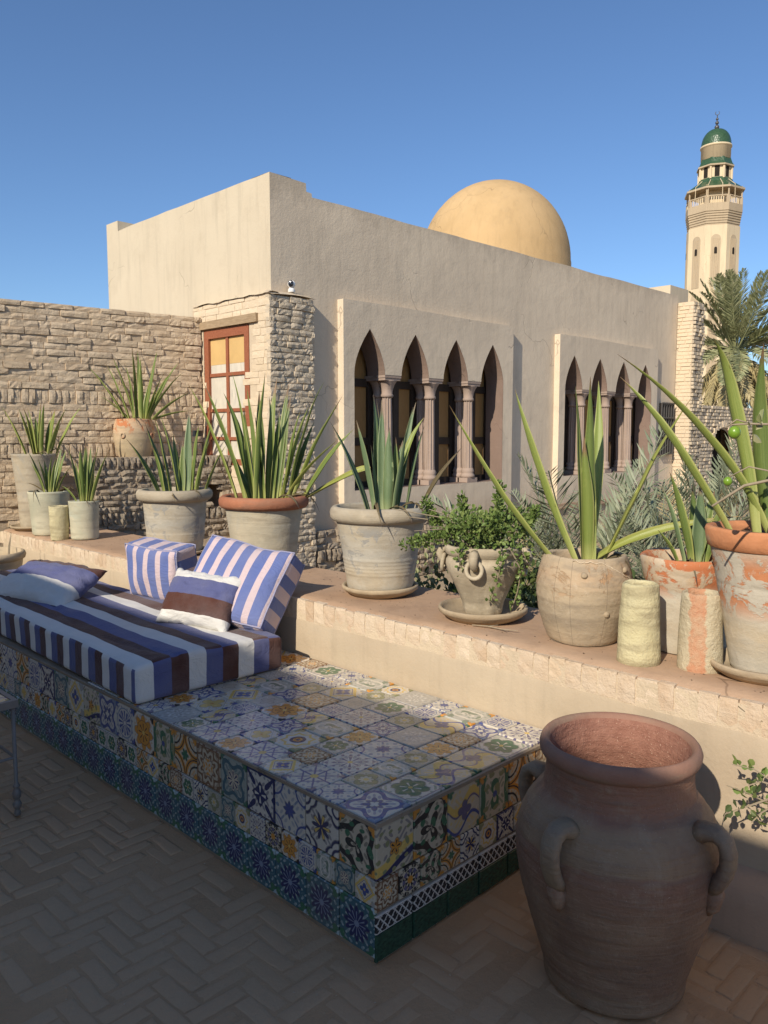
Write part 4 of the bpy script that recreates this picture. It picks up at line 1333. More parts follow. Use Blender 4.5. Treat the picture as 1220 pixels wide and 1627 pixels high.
# satellite dish rim peeping over the roof line
sd = empty('satellite_dish', (13.2, 7.7, 3.24), 0, 'white satellite dish peeping over the roof right of the dome', 'satellite dish')
mb = MB(); mb.smooth = True
dd = Vector((-.55, -.45, .70)).normalized()
q = dd.to_track_quat('Z', 'Y')
for k in range(1):
    prof = [(.16 * (r / .42) ** 2, max(.001, r)) for r in (0, .1, .2, .3, .38, .42)]
    base = len(mb.v)
    mb.lathe(prof, 24, close=False)
mb.v = [tuple(q @ Vector(v) + Vector((0, 0, .78))) for v in mb.v]
mb.build('reflector', M['white_plastic'], sd)
mb = MB(); mb.tube([(0, 0, 0), (0, 0, .8)], .03, 8); mb.build('mast', M['iron'], sd)

# security camera on the brick corner
sc = empty('security_camera', (4.79, 5.955, 2.862), R(-140), 'small white dome security camera on top of the brick corner', 'camera')
mb = MB(); mb.smooth = True; mb.lathe([(0, .030), (.004, .034), (.03, .030), (.045, .02)], 20); mb.build('base', M['white_plastic'], sc)
mb = MB(); mb.smooth = True
mb.lathe([(.075 + .037 * math.sin(a), max(.001, .037 * math.cos(a))) for a in [(-.5 + i / 12) * math.pi for i in range(13)]], 20, close=False)
mb.build('head', M['white_plastic'], sc)
mb = MB(); mb.smooth = True
mb.lathe([(-.001 + .002 * k, r) for k, r in enumerate((.026, .022, .012, .001))], 16, close=False)
mb.v = [(.0345 + z, x, .077 + y * 1.2) for x, y, z in mb.v]
mb.build('lens_plate', M['black_glass'], sc)
# ------------------------------------------------------------------ pots, saucers and agaves on the ledge
random.seed(41)
LEAVES = {
'B':[(2.73,3.933,1.16,2.648,4.007,1.541,2.526,4.119,1.849,0.064),(2.754,3.888,1.16,2.673,3.939,1.551,2.551,4.016,1.867,0.06),(2.815,3.869,1.16,2.79,3.918,1.576,2.752,3.993,1.917,0.049),(2.814,3.842,1.16,2.793,3.847,1.52,2.761,3.856,1.816,0.053),(2.8,3.838,1.16,2.804,3.8,1.566,2.809,3.743,1.899,0.056),(2.843,3.844,1.16,2.852,3.857,1.522,2.866,3.876,1.821,0.049),(2.914,3.834,1.16,2.959,3.884,1.508,3.027,3.96,1.796,0.053),(2.928,3.811,1.16,2.994,3.834,1.552,3.093,3.868,1.875,0.053),(2.931,3.798,1.16,2.989,3.814,1.505,3.076,3.836,1.79,0.056),(2.949,3.71,1.16,3.0,3.65,1.551,3.077,3.561,1.871,0.06),(2.936,3.766,1.16,3.003,3.736,1.475,3.103,3.691,1.733,0.09),(2.97,3.699,1.16,3.053,3.614,1.498,3.178,3.487,1.77,0.056),(2.941,3.729,1.16,3.018,3.637,1.358,3.132,3.5,1.512,0.068),(3.008,3.652,1.16,3.082,3.554,1.392,3.193,3.407,1.575,0.064),(3.014,3.658,1.16,3.298,3.407,1.368,3.283,3.336,1.361,0.064),(2.831,3.922,1.16,2.833,4.024,1.522,2.834,4.176,1.82,0.049),(2.805,3.928,1.16,2.777,4.024,1.435,2.735,4.169,1.66,0.045),(2.832,3.901,1.16,2.84,3.966,1.476,2.852,4.063,1.736,0.053),(2.91,3.819,1.16,2.953,3.842,1.454,3.019,3.876,1.698,0.053),(2.926,3.741,1.16,2.954,3.704,1.452,2.996,3.65,1.692,0.053),(2.854,3.828,1.16,2.843,3.845,1.432,2.827,3.871,1.657,0.053),(2.801,3.908,1.16,2.769,3.975,1.372,2.719,4.075,1.545,0.041),(2.892,3.839,1.16,2.944,3.866,1.559,3.022,3.907,1.889,0.045),(2.99,3.74,1.16,3.06,3.734,1.418,3.166,3.726,1.629,0.049)],
'C':[(2.832,2.92,1.15,2.81,3.012,1.407,2.776,3.15,1.618,0.042),(2.819,2.861,1.15,2.783,2.88,1.413,2.729,2.907,1.63,0.039),(2.859,2.87,1.15,2.876,2.901,1.48,2.901,2.948,1.753,0.048),(2.887,2.848,1.15,2.902,2.888,1.464,2.924,2.947,1.724,0.035),(2.865,2.853,1.15,2.881,2.869,1.463,2.906,2.893,1.722,0.039),(2.872,2.819,1.15,2.873,2.813,1.385,2.874,2.803,1.581,0.048),(2.907,2.808,1.15,2.923,2.811,1.364,2.948,2.816,1.543,0.032),(2.887,2.788,1.15,2.905,2.749,1.445,2.932,2.69,1.689,0.039),(2.942,2.82,1.15,3.015,2.833,1.459,3.125,2.853,1.715,0.032),(2.909,2.842,1.15,2.993,2.83,1.425,3.118,2.81,1.651,0.045),(2.955,2.765,1.15,2.996,2.753,1.389,3.058,2.734,1.588,0.032),(2.84,2.865,1.15,2.835,2.875,1.336,2.826,2.89,1.492,0.029),(3.019,2.725,1.15,3.107,2.69,1.333,3.237,2.639,1.481,0.035),(2.903,2.818,1.15,2.933,2.814,1.348,2.977,2.809,1.514,0.032)],
'A':[(2.774,4.92,1.14,2.735,5.019,1.348,2.676,5.168,1.514,0.047),(2.815,4.882,1.14,2.798,4.969,1.413,2.771,5.101,1.636,0.065),(2.819,4.844,1.14,2.803,4.892,1.433,2.778,4.963,1.673,0.056),(2.86,4.793,1.14,2.834,4.838,1.433,2.797,4.904,1.672,0.065),(2.906,4.766,1.14,2.93,4.788,1.456,2.966,4.82,1.717,0.065),(2.924,4.73,1.14,2.948,4.726,1.411,2.984,4.719,1.634,0.047),(2.929,4.698,1.14,2.964,4.65,1.418,3.017,4.577,1.646,0.06),(2.979,4.669,1.14,3.023,4.627,1.324,3.089,4.563,1.472,0.043),(2.867,4.819,1.14,2.879,4.858,1.362,2.897,4.918,1.545,0.047),(2.779,4.853,1.14,2.751,4.864,1.328,2.707,4.881,1.482,0.047),(2.93,4.699,1.14,2.951,4.659,1.339,2.983,4.599,1.503,0.039),(2.884,4.787,1.14,2.897,4.804,1.338,2.917,4.83,1.502,0.052)],
'D':[(3.617,6.987,1.68,3.52,7.082,1.959,3.374,7.223,2.178,0.047),(3.691,6.944,1.68,3.642,7.035,2.037,3.569,7.171,2.326,0.053),(3.649,6.978,1.68,3.6,7.054,1.971,3.526,7.167,2.207,0.047),(3.694,6.914,1.68,3.691,6.931,2.063,3.687,6.955,2.377,0.053),(3.752,6.938,1.68,3.786,7.015,2.043,3.837,7.131,2.343,0.053),(3.721,6.874,1.68,3.722,6.864,2.003,3.722,6.85,2.268,0.065),(3.753,6.865,1.68,3.806,6.835,2.046,3.885,6.791,2.345,0.059),(3.754,6.849,1.68,3.803,6.792,1.919,3.876,6.707,2.113,0.053),(3.788,6.857,1.68,3.893,6.801,1.988,4.051,6.717,2.235,0.053),(3.776,6.829,1.68,3.867,6.733,1.936,4.004,6.59,2.137,0.047),(3.803,6.814,1.68,3.906,6.709,1.832,4.062,6.551,1.941,0.041),(3.822,6.824,1.68,3.935,6.737,1.742,4.105,6.606,1.768,0.035),(3.645,6.973,1.68,3.567,7.049,1.81,3.451,7.163,1.906,0.035),(3.683,6.953,1.68,3.66,7.007,1.928,3.627,7.088,2.132,0.053),(3.761,6.898,1.68,3.804,6.913,1.898,3.867,6.937,2.078,0.059),(3.672,6.917,1.68,3.647,6.921,1.97,3.611,6.928,2.209,0.053),(3.759,6.829,1.68,3.812,6.751,1.924,3.892,6.633,2.122,0.047)],
'p4':[(2.702,7.014,1.36,2.647,7.065,1.592,2.564,7.14,1.779,0.038),(2.763,6.998,1.36,2.742,7.071,1.592,2.709,7.179,1.783,0.043),(2.768,6.981,1.36,2.753,7.031,1.591,2.73,7.107,1.782,0.049),(2.773,6.947,1.36,2.754,6.964,1.584,2.726,6.99,1.769,0.043),(2.787,6.938,1.36,2.799,6.935,1.613,2.816,6.929,1.823,0.043),(2.799,6.911,1.36,2.809,6.893,1.627,2.823,6.865,1.848,0.043),(2.839,6.897,1.36,2.874,6.882,1.591,2.926,6.858,1.781,0.049),(2.833,6.868,1.36,2.877,6.8,1.59,2.944,6.699,1.778,0.043),(2.899,6.857,1.36,2.976,6.823,1.591,3.093,6.772,1.777,0.038),(2.795,6.969,1.36,2.803,7.011,1.549,2.815,7.073,1.707,0.043),(2.843,6.925,1.36,2.876,6.946,1.55,2.924,6.979,1.707,0.043),(2.866,6.886,1.36,2.905,6.88,1.526,2.965,6.87,1.663,0.043)],
'p2':[(2.663,6.564,1.07,2.644,6.638,1.253,2.617,6.749,1.403,0.026),(2.649,6.522,1.07,2.613,6.542,1.214,2.56,6.572,1.33,0.031),(2.685,6.499,1.07,2.692,6.496,1.239,2.701,6.49,1.38,0.031),(2.722,6.506,1.07,2.761,6.527,1.272,2.821,6.557,1.439,0.031),(2.729,6.485,1.07,2.771,6.487,1.267,2.833,6.489,1.43,0.031),(2.733,6.46,1.07,2.767,6.426,1.103,2.818,6.375,1.123,0.026),(2.661,6.548,1.07,2.628,6.601,1.118,2.58,6.681,1.151,0.021),(2.679,6.523,1.07,2.679,6.545,1.216,2.679,6.578,1.338,0.031),(2.677,6.535,1.07,2.669,6.58,1.222,2.656,6.646,1.347,0.031),(2.73,6.457,1.07,2.762,6.426,1.19,2.81,6.379,1.288,0.026),(2.69,6.489,1.07,2.705,6.471,1.231,2.727,6.443,1.365,0.031)],
'p1':[(2.73,6.043,1.02,2.711,6.082,1.261,2.682,6.14,1.461,0.03),(2.735,6.013,1.02,2.73,6.007,1.267,2.723,5.997,1.471,0.035),(2.755,6.012,1.02,2.765,6.016,1.28,2.781,6.022,1.495,0.039),(2.789,6.025,1.02,2.819,6.062,1.252,2.864,6.118,1.444,0.039),(2.774,5.989,1.02,2.803,5.968,1.267,2.846,5.937,1.471,0.035),(2.784,5.957,1.02,2.816,5.902,1.236,2.864,5.819,1.414,0.039),(2.705,6.06,1.02,2.671,6.084,1.095,2.621,6.121,1.154,0.025),(2.729,6.028,1.02,2.716,6.035,1.213,2.696,6.046,1.374,0.035),(2.79,6.005,1.02,2.817,6.02,1.211,2.857,6.042,1.371,0.035)],
'BR':[(2.705,1.715,1.04,2.58,1.876,1.246,2.42,2.032,1.66,0.048),(2.755,1.654,1.04,2.666,1.807,1.428,2.576,1.845,1.745,0.066),(2.785,1.598,1.04,2.81,1.645,1.445,2.727,1.592,1.766,0.053),(2.848,1.654,1.04,2.899,1.638,1.431,3.054,1.744,1.772,0.048),(2.788,1.64,1.04,2.808,1.681,1.456,2.797,1.699,1.736,0.035),(2.825,1.571,1.04,2.948,1.499,1.323,3.033,1.331,1.711,0.05),(2.788,1.595,1.04,2.874,1.539,1.149,3.101,1.14,1.256,0.06),(2.782,1.616,1.04,2.763,1.615,1.316,2.735,1.612,1.547,0.045)],
'R':[(2.76,0.935,1.22,2.673,1.087,1.584,2.356,1.28,1.802,0.053),(2.72,1.045,1.22,2.619,1.183,1.517,2.537,1.375,1.765,0.064),(2.733,0.965,1.22,2.726,1.063,1.767,2.586,1.069,1.849,0.061),(2.765,0.922,1.22,2.752,0.994,1.526,2.663,0.942,1.835,0.072),(2.825,0.916,1.22,2.751,1.026,1.465,2.721,1.047,1.406,0.038),(2.815,0.906,1.22,2.841,0.878,1.456,2.88,0.837,1.651,0.059),(2.846,0.952,1.22,2.943,0.958,1.558,3.087,0.968,1.838,0.059)],
'M':[(2.961,1.279,1.05,2.928,1.302,1.245,2.878,1.336,1.406,0.058),(2.964,1.303,1.05,2.948,1.338,1.217,2.925,1.391,1.354,0.034),(2.996,1.284,1.05,3.015,1.299,1.211,3.044,1.321,1.344,0.048),(2.994,1.265,1.05,3.001,1.269,1.219,3.012,1.276,1.36,0.048),(3.017,1.273,1.05,3.064,1.272,1.2,3.135,1.269,1.325,0.044),(2.946,1.319,1.05,2.927,1.345,1.125,2.898,1.384,1.185,0.034),(3.012,1.242,1.05,3.028,1.224,1.178,3.053,1.198,1.284,0.039),(2.999,1.263,1.05,3.012,1.256,1.137,3.031,1.246,1.21,0.044)],
}
def agave_leaf(parent, L, m, roll=0.0, seed=0, c=(0, 0, 0)):
    rg = random.Random(seed)
    b, md, t = Vector(L[0:3]) - Vector(c), Vector(L[3:6]) - Vector(c), Vector(L[6:9]) - Vector(c)
    w = L[9] * .5 * (1.12 if L[9] < .05 else .82)
    n = 12
    mb = MB(); mb.smooth = True
    ln = (t - b).length
    ax = Vector((0, 0, 1))
    out = Vector((t.x - b.x, t.y - b.y, 0))
    if out.length < .02: out = Vector((rg.uniform(-1, 1), rg.uniform(-1, 1), 0))
    out.normalize()
    cols = 5
    vs = []; uvs = []
    tw0 = rg.uniform(-.5, .5) + roll
    kx, ky = rg.uniform(-1, 1), rg.uniform(-1, 1)
    kink = rg.uniform(.45, .8); kamt = rg.choice((0, 0, .02, .05)) * ln
    for i in range(n + 1):
        s = i / n
        p = b * (1 - s) ** 2 + md * 2 * s * (1 - s) + t * s * s
        p = p + Vector((mnoise.noise(Vector((s * 2, seed, 1))), mnoise.noise(Vector((s * 2, seed, 5))), 0)) * ln * .012
        if s > kink: p = p + Vector((kx, ky, -.6)) * kamt * ((s - kink) / (1 - kink)) ** 1.5
        tg = ((md - b) * 2 * (1 - s) + (t - md) * 2 * s).normalized()
        side = tg.cross(out)
        if side.length < .05: side = tg.orthogonal()
        side.normalize()
        side = Matrix.Rotation(tw0 + .35 * s * rg.choice((1,)), 3, tg) @ side
        nr = side.cross(tg).normalized()
        ww = w * (.72 + .55 * math.sin(math.pi * min(1, s * .9 + .08))) * (1 - s ** 3.2) / 1.18 + .0006
        for k in range(cols):
            q = k / (cols - 1) * 2 - 1
            h = (q * q * .55 - .15 + .10 * mnoise.noise(Vector((s * 7, q * 2, seed)))) * ww
            vs.append(p + side * (q * ww) - nr * h * (1 if nr.z < 0 else -1) )
            uvs.append((k / (cols - 1), s))
    fs = [(i * cols + k, (i + 1) * cols + k, (i + 1) * cols + k + 1, i * cols + k + 1) for i in range(n) for k in range(cols - 1)]
    # underside, so that the leaf has thickness
    th = .06 * w + .0012
    up = Vector((0, 0, 1))
    vs2 = []
    for i in range(n + 1):
        for k in range(cols):
            a = vs[i * cols + k]
            mid = vs[i * cols + cols // 2]
            tg = (vs[min(n, i + 1) * cols + 2] - vs[max(0, i - 1) * cols + 2]).normalized()
            sd = (vs[i * cols + cols - 1] - vs[i * cols]).normalized() if (vs[i * cols + cols - 1] - vs[i * cols]).length > 1e-6 else tg.orthogonal()
            nn = sd.cross(tg).normalized()
            e = 1 - abs(k / (cols - 1) * 2 - 1)
            vs2.append(a - nn * (1 if nn.z > 0 else -1) * th * (1.2 * e + .15) * (1 - i / n * .9))
    o = len(vs)
    fs2 = [(o + i * cols + k + 1, o + (i + 1) * cols + k + 1, o + (i + 1) * cols + k, o + i * cols + k) for i in range(n) for k in range(cols - 1)]
    ed = [(i * cols, o + i * cols, o + (i + 1) * cols, (i + 1) * cols) for i in range(n)] + [(i * cols + cols - 1, (i + 1) * cols + cols - 1, o + (i + 1) * cols + cols - 1, o + i * cols + cols - 1) for i in range(n)]
    mb.add(vs + vs2, fs + fs2 + ed)
    for i, u in enumerate(uvs + uvs): mb.uv[i] = u
    return mb.build('leaf', m, parent)

def pot_thing(name, label, cat, loc, outer, inner_r, soil_z, m, leaves=None, lm=None, lean=0.0, seg=48, rings=(), rim=None, rim_m=None, wob=.008, group=None):
    t = empty(name, loc, 0, label, cat, group)
    mb = MB(); mb.smooth = True
    sd = random.random() * 50
    prof = list(outer)
    def f(r, z, a):
        k = 1 + wob * mnoise.noise(Vector((math.cos(a) * 1.3, math.sin(a) * 1.3, z * 4 + sd))) + wob * .4 * mnoise.noise(Vector((math.cos(a) * 5, math.sin(a) * 5, z * 16 + sd)))
        for (zr, hr) in rings:
            k += hr * math.exp(-((z - zr) / .006) ** 2)
        return r * k, z + wob * .5 * mnoise.noise(Vector((math.cos(a) * 1.1, math.sin(a) * 1.1, sd + 9)))
    if rim is None:
        zt, rt = prof[-1]
        full = prof + [(zt + .004, rt - .006), (zt, inner_r), (soil_z + .01, inner_r - .006), (soil_z - .02, inner_r - .012)]
        mb.lathe(dense(full, .006 if rings else .02), seg, fn=f, close=False)
        mb.lathe([(prof[0][0], prof[0][1]), (prof[0][0] + .001, .001)], seg, close=False)
        mb.build('pot', m, t)
    else:
        mb.lathe(dense(prof, .006 if rings else .02), seg, fn=f, close=False)
        mb.lathe([(prof[0][0], prof[0][1]), (prof[0][0] + .001, .001)], seg, close=False)
        mb.build('pot', m, t)
        mb = MB(); mb.smooth = True
        zt = rim[-1][0]
        mb.lathe(rim + [(rim[-1][0], inner_r), (soil_z + .01, inner_r - .006), (soil_z - .02, inner_r - .012)], seg, fn=f, close=False)
        mb.build('rim', rim_m or m, t)
    mb = MB(); mb.smooth = True
    mb.lathe([(soil_z + .012, .001), (soil_z + .006, inner_r * .5), (soil_z - .004, inner_r - .005)], 24, fn=lambda r, z, a: (r, z + .012 * mnoise.noise(Vector((math.cos(a) * r * 30, math.sin(a) * r * 30, sd)))), close=False)
    mb.build('soil', M['soil'], t)
    if leaves:
        for i, L in enumerate(leaves):
            mm = lm
            if isinstance(lm, dict): mm = lm.get(i, lm['d'])
            agave_leaf(t, L, M[mm], 0, i * 7 + len(name), loc)
        # a few withered leaves hanging over the rim
        rd = random.Random(int(loc[1] * 100))
        for i in range(3):
            a = rd.uniform(-2.9, -.6); q = inner_r * .5; e = inner_r * rd.uniform(1.15, 1.5); zb = loc[2] + soil_z
            wl = (loc[0] + q * math.cos(a), loc[1] + q * math.sin(a), zb, loc[0] + e * .85 * math.cos(a + .1), loc[1] + e * .85 * math.sin(a + .1), zb + inner_r * rd.uniform(.5, .8), loc[0] + e * math.cos(a + .25), loc[1] + e * math.sin(a + .25), zb + inner_r * rd.uniform(-.35, .15), inner_r * .075)
            agave_leaf(t, wl, M['agave_brown'], 0, 300 + i, loc)
    return t
def dense(prof, step=.02):
    out = [prof[0]]
    for a, b in zip(prof, prof[1:]):
        d = math.hypot(b[0] - a[0], b[1] - a[1])
        k = max(1, int(d / step))
        for i in range(1, k + 1): out.append((a[0] + (b[0] - a[0]) * i / k, a[1] + (b[1] - a[1]) * i / k))
    return out
def saucer(loc, r, h, label, m='saucer_clay'):
    mb = MB(); mb.smooth = True
    mb.lathe([(0, .001), (0, r * .74), (h * .35, r * .90), (h * .55, r * .955), (h * .62, r * .985), (h * .9, r), (h, r * .985), (h, r * .93), (h * .8, r * .90), (h * .35, r * .80), (h * .3, .001)], 48,
             fn=lambda rr, z, a: (rr * (1 + .006 * mnoise.noise(Vector((math.cos(a) * 2, math.sin(a) * 2, r * 40)))), z + .003 * mnoise.noise(Vector((math.cos(a), math.sin(a), r * 9)))), close=False)
    o = mb.build('saucer', M[m], None, loc=loc)
    tag(o, label, 'saucer', 'clay saucers under the pots')
    return o
Z0 = HP + .004
G = 'potted agaves on the ledge'
# pot left of the red rimmed one
saucer((2.84, 4.822, Z0), .21, .03, 'clay saucer under the pot behind the striped cushions')
pot_thing('potted_agave', 'wide sand coloured pot with rolled rim and dark agave behind the upright striped cushion', 'potted plant', (2.84, 4.822, Z0 + .012),
          [(0, .165), (.02, .178), (.06, .184), (.2, .200), (.345, .212), (.36, .216)], .205, .36, M['pot_buff'],
          LEAVES['A'], {'d': 'agave', 4: 'agave_blue'}, rings=[(.09, .02), (.105, .02), (.12, .02), (.135, .02), (.26, -.008)],
          rim=[(.352, .214), (.36, .238), (.376, .252), (.40, .256), (.42, .250), (.432, .236), (.432, .222)], rim_m=M['clay_sand'], group=G)
# red rimmed pot
pot_thing('potted_agave', 'large pale pot with dark red rim and the densest agave on the ledge', 'potted plant', (2.86, 3.839, Z0),
          [(0, .168), (.03, .178), (.2, .203), (.36, .226), (.385, .232)], .222, .41, M['clay_pale'],
          LEAVES['B'], {'d': 'agave', 10: 'agave_light', 14: 'agave_yellow', 0: 'agave_light', 11: 'agave_light', 12: 'agave_yellow', 17: 'agave_light', 22: 'agave_light'}, rings=[(.06, .018), (.08, .018), (.10, .018), (.12, .018), (.30, -.006)],
          rim=[(.378, .230), (.386, .252), (.40, .265), (.425, .268), (.445, .262), (.455, .248), (.452, .236)], rim_m=M['clay_red_rim'], group=G)
# centre pot
saucer((2.86, 2.857, Z0), .198, .05, 'clay saucer under the centre pot with the blue green agave')
pot_thing('potted_agave', 'big buff pot with sparse blue green agave at the centre of the ledge', 'potted plant', (2.86, 2.857, Z0 + .018),
          [(0, .150), (.012, .165), (.04, .172), (.15, .186), (.26, .205), (.355, .224), (.365, .228)], .220, .40, M['pot_buff'],
          LEAVES['C'], {'d': 'agave_blue', 12: 'agave_brown', 9: 'agave_light', 6: 'agave'}, rings=[(.10, .02), (.118, .02), (.136, .02), (.154, .02), (.172, .02), (.30, -.006)],
          rim=[(.358, .226), (.366, .244), (.382, .255), (.405, .258), (.425, .252), (.436, .240), (.436, .228)], rim_m=M['clay_sand'], group=G)
# barrel shaped pot with a repaired crack
br = pot_thing('potted_agave', 'barrel shaped weathered clay pot with a pale crack and a few long agave leaves', 'potted plant', (2.80, 1.638, Z0),
          [(0, .135), (.01, .142), (.05, .158), (.12, .181), (.19, .190), (.24, .188), (.29, .178), (.325, .167), (.34, .160)], .142, .30, M['pot_barrel'],
          LEAVES['BR'], {'d': 'agave_light', 0: 'agave_light', 5: 'agave_yellow', 6: 'agave_yellow', 2: 'agave', 3: 'agave_light'}, rings=[(.175, .012), (.225, .012)], wob=.014, group=G)
# pale mended crack: thin strip following the shoulder
mb = MB(); mb.smooth = True
rp = random.Random(6)
pts = []
for i in range(26):
    s = i / 25
    a = R(-166) + s * R(96)
    z = .335 - .012 * s - .085 * max(0, s - .42) ** 1.0 / .58 + .010 * mnoise.noise(Vector((s * 14, 0, 0)))
    rr = .163 + (.335 - z) * .30 + .0015
    pts.append((rr * math.cos(a), rr * math.sin(a), z))
mb.tube(pts, [.0018 + .002 * abs(mnoise.noise(Vector((i * .9, 0, 3)))) for i in range(26)], 5)
mb.build('mended_crack', M['mortar_pale'], br)
for a, z in ((-150, .285), (-95, .30), (-122, .135), (-75, .15)):
    mb = MB(); mb.smooth = True
    ra = R(a); rr = .181
    mb.lathe([(.010 * math.sin(b), max(.001, .013 * math.cos(b))) for b in [i * math.pi / 2 / 5 for i in range(6)]], 10, close=False)
    qm = Vector((math.cos(ra), math.sin(ra), 0)).to_track_quat('Z', 'Y')
    mb.v = [tuple(qm @ Vector(v) + Vector((rr * math.cos(ra), rr * math.sin(ra), z))) for v in mb.v]
    mb.build('clay_knob', M['clay_barrel'], br)
# two open clay pipes
def pipe(loc, r0, r1, h, wall, m, label):
    mb = MB(); mb.smooth = True
    s = loc[0] * 7 + loc[1] * 3
    mb.lathe(dense([(0, r0 * .97), (.006, r0), (h * .4, r0 * .55 + r1 * .45 + .002), (h - .006, r1), (h, r1 - .006), (h - .003, r1 - wall), (h * .3, r1 - wall), (h * .28, .001)], .014), 36,
             fn=lambda r, z, a: (r * (1 + .03 * mnoise.noise(Vector((math.cos(a) * 1.6, math.sin(a) * 1.6, z * 9 + s))) + .018 * mnoise.noise(Vector((math.cos(a) * 6, math.sin(a) * 6, z * 40 + s)))), z + .004 * mnoise.noise(Vector((math.cos(a) * 2, math.sin(a) * 2, s)))), close=False)
    o = mb.build('clay_pipe', M[m], None, loc=loc)
    tag(o, label, 'clay pipe', 'short clay pipes standing on the ledge')
pipe((2.66, 1.328, Z0 - .006), .078, .064, .292, .012, 'clay_pipe', 'pale yellowish tapering clay pipe standing beside the barrel shaped pot')
pipe((2.735, 1.135, Z0 - .006), .077, .068, .275, .013, 'clay_pipe_orange', 'clay pipe with one orange side left of the largest pot')
pipe((2.60, 6.145, Z0 - .006), .066, .074, .265, .012, 'clay_pipe', 'small pale clay pipe standing before the far left pots')
# squat pot behind the pipes
pot_thing('potted_agave', 'orange and buff pot half hidden behind the two clay pipes, with upright agave', 'potted plant', (2.965, 1.285, Z0),
          [(0, .135), (.02, .142), (.22, .150), (.25, .155), (.27, .166), (.33, .178), (.355, .182)], .160, .315, M['pot_squat'],
          LEAVES['M'], {'d': 'agave', 1: 'agave_blue', 3: 'agave_blue'}, wob=.012, group=G)
# big pot at the right edge
saucer((2.80, .942, Z0), .178, .05, 'clay saucer under the largest pot at the right edge')
pot_thing('potted_agave', 'tall flaking terracotta pot with orange rim at the right edge holding huge agave leaves', 'potted plant', (2.80, .942, Z0 + .018),
          [(0, .100), (.015, .108), (.2, .141), (.40, .181), (.425, .186)], .178, .46, M['pot_flaking'],
          LEAVES['R'], {'d': 'agave_light', 4: 'agave_brown', 3: 'agave'}, rings=[(.30, -.01)],
          rim=[(.42, .186), (.424, .194), (.45, .200), (.48, .204), (.49, .200), (.49, .19)], rim_m=M['clay_orange'], group=G)
# far left group
pot_thing('potted_agave', 'slim pale pot with ribbed sides and thin agave, rightmost of the far left group', 'potted plant', (2.75, 6.028, Z0),
          [(0, .098), (.01, .104), (.1, .106), (.2, .110), (.27, .113), (.295, .116)], .105, .27, M['clay_green'],
          LEAVES['p1'], 'agave', rings=[(.16, .008), (.172, .008), (.184, .008), (.196, .008), (.208, .008)], group=G)
pot_thing('potted_agave', 'greenish glazed pot with small drooping agave, between the tall pot and the slim pot', 'potted plant', (2.68, 6.516, Z0),
          [(0, .128), (.01, .136), (.1, .142), (.25, .154), (.335, .162), (.35, .164)], .152, .325, M['clay_green'],
          LEAVES['p2'], {'d': 'agave', 5: 'agave_brown', 6: 'agave_brown'}, group=G)
saucer((2.72, 6.93, Z0), .20, .04, 'clay saucer under the tall pot against the brick wall')
pot_thing('potted_agave', 'tall narrow buff pot with agave against the left end of the brick wall', 'potted plant', (2.76, 6.98, Z0 + .014),
          [(0, .128), (.02, .135), (.3, .152), (.5, .172), (.615, .186), (.63, .192)], .176, .60, M['clay_sand'],
          LEAVES['p4'], 'agave_light', group=G)
# pot on the low brick wall
saucer((3.68, 6.95, 1.287), .172, .03, 'clay saucer on top of the low brick wall')
pd = pot_thing('potted_agave', 'round bellied pot with orange shoulder and spiky agave on the low brick wall', 'potted plant', (3.68, 6.95, 1.297),
          [(0, .128), (.015, .136), (.1, .162), (.2, .182), (.28, .186), (.33, .178), (.365, .165), (.385, .162)], .148, .355, M['pot_orange_top'],
          LEAVES['D'], {'d': 'agave', 5: 'agave_light', 3: 'agave_light'}, rings=[(.26, .01)], group=G)
for a in (-60, -150):
    ra = R(a); mb = MB(); mb.smooth = True
    mb.tube([(.187 * math.cos(ra) + .02 * math.sin(b) * -math.sin(ra), .187 * math.sin(ra) + .02 * math.sin(b) * math.cos(ra), .235 + .022 * math.cos(b)) for b in [i * math.pi / 5 for i in range(11)]], .008, 6)
    mb.build('ring_handle', M['clay_mixed'], pd)

# pot at the left edge behind the mattress, standing on the floor
pe = pot_thing('clay_pot', 'wide yellowish clay pot standing behind the mattress at the left edge', 'pot', (2.05, 6.22, 0),
          [(0, .19), (.02, .20), (.3, .24), (.55, .265), (.62, .275)], .27, .60, M['clay_sand'],
          rim=[(.615, .275), (.625, .29), (.65, .297), (.67, .29), (.675, .275)], rim_m=M['saucer_clay'])
mb = MB()
for i in range(5):
    a = i * 1.9; p = Vector((.18 * math.cos(a), .18 * math.sin(a), .6))
    mb.tube([p, p + Vector((.02, .03, .1)), p + Vector((.05 * math.cos(a), .05, .19))], [.005, .004, .002], 5)
mb.build('dry_stem', M['twig'], pe)

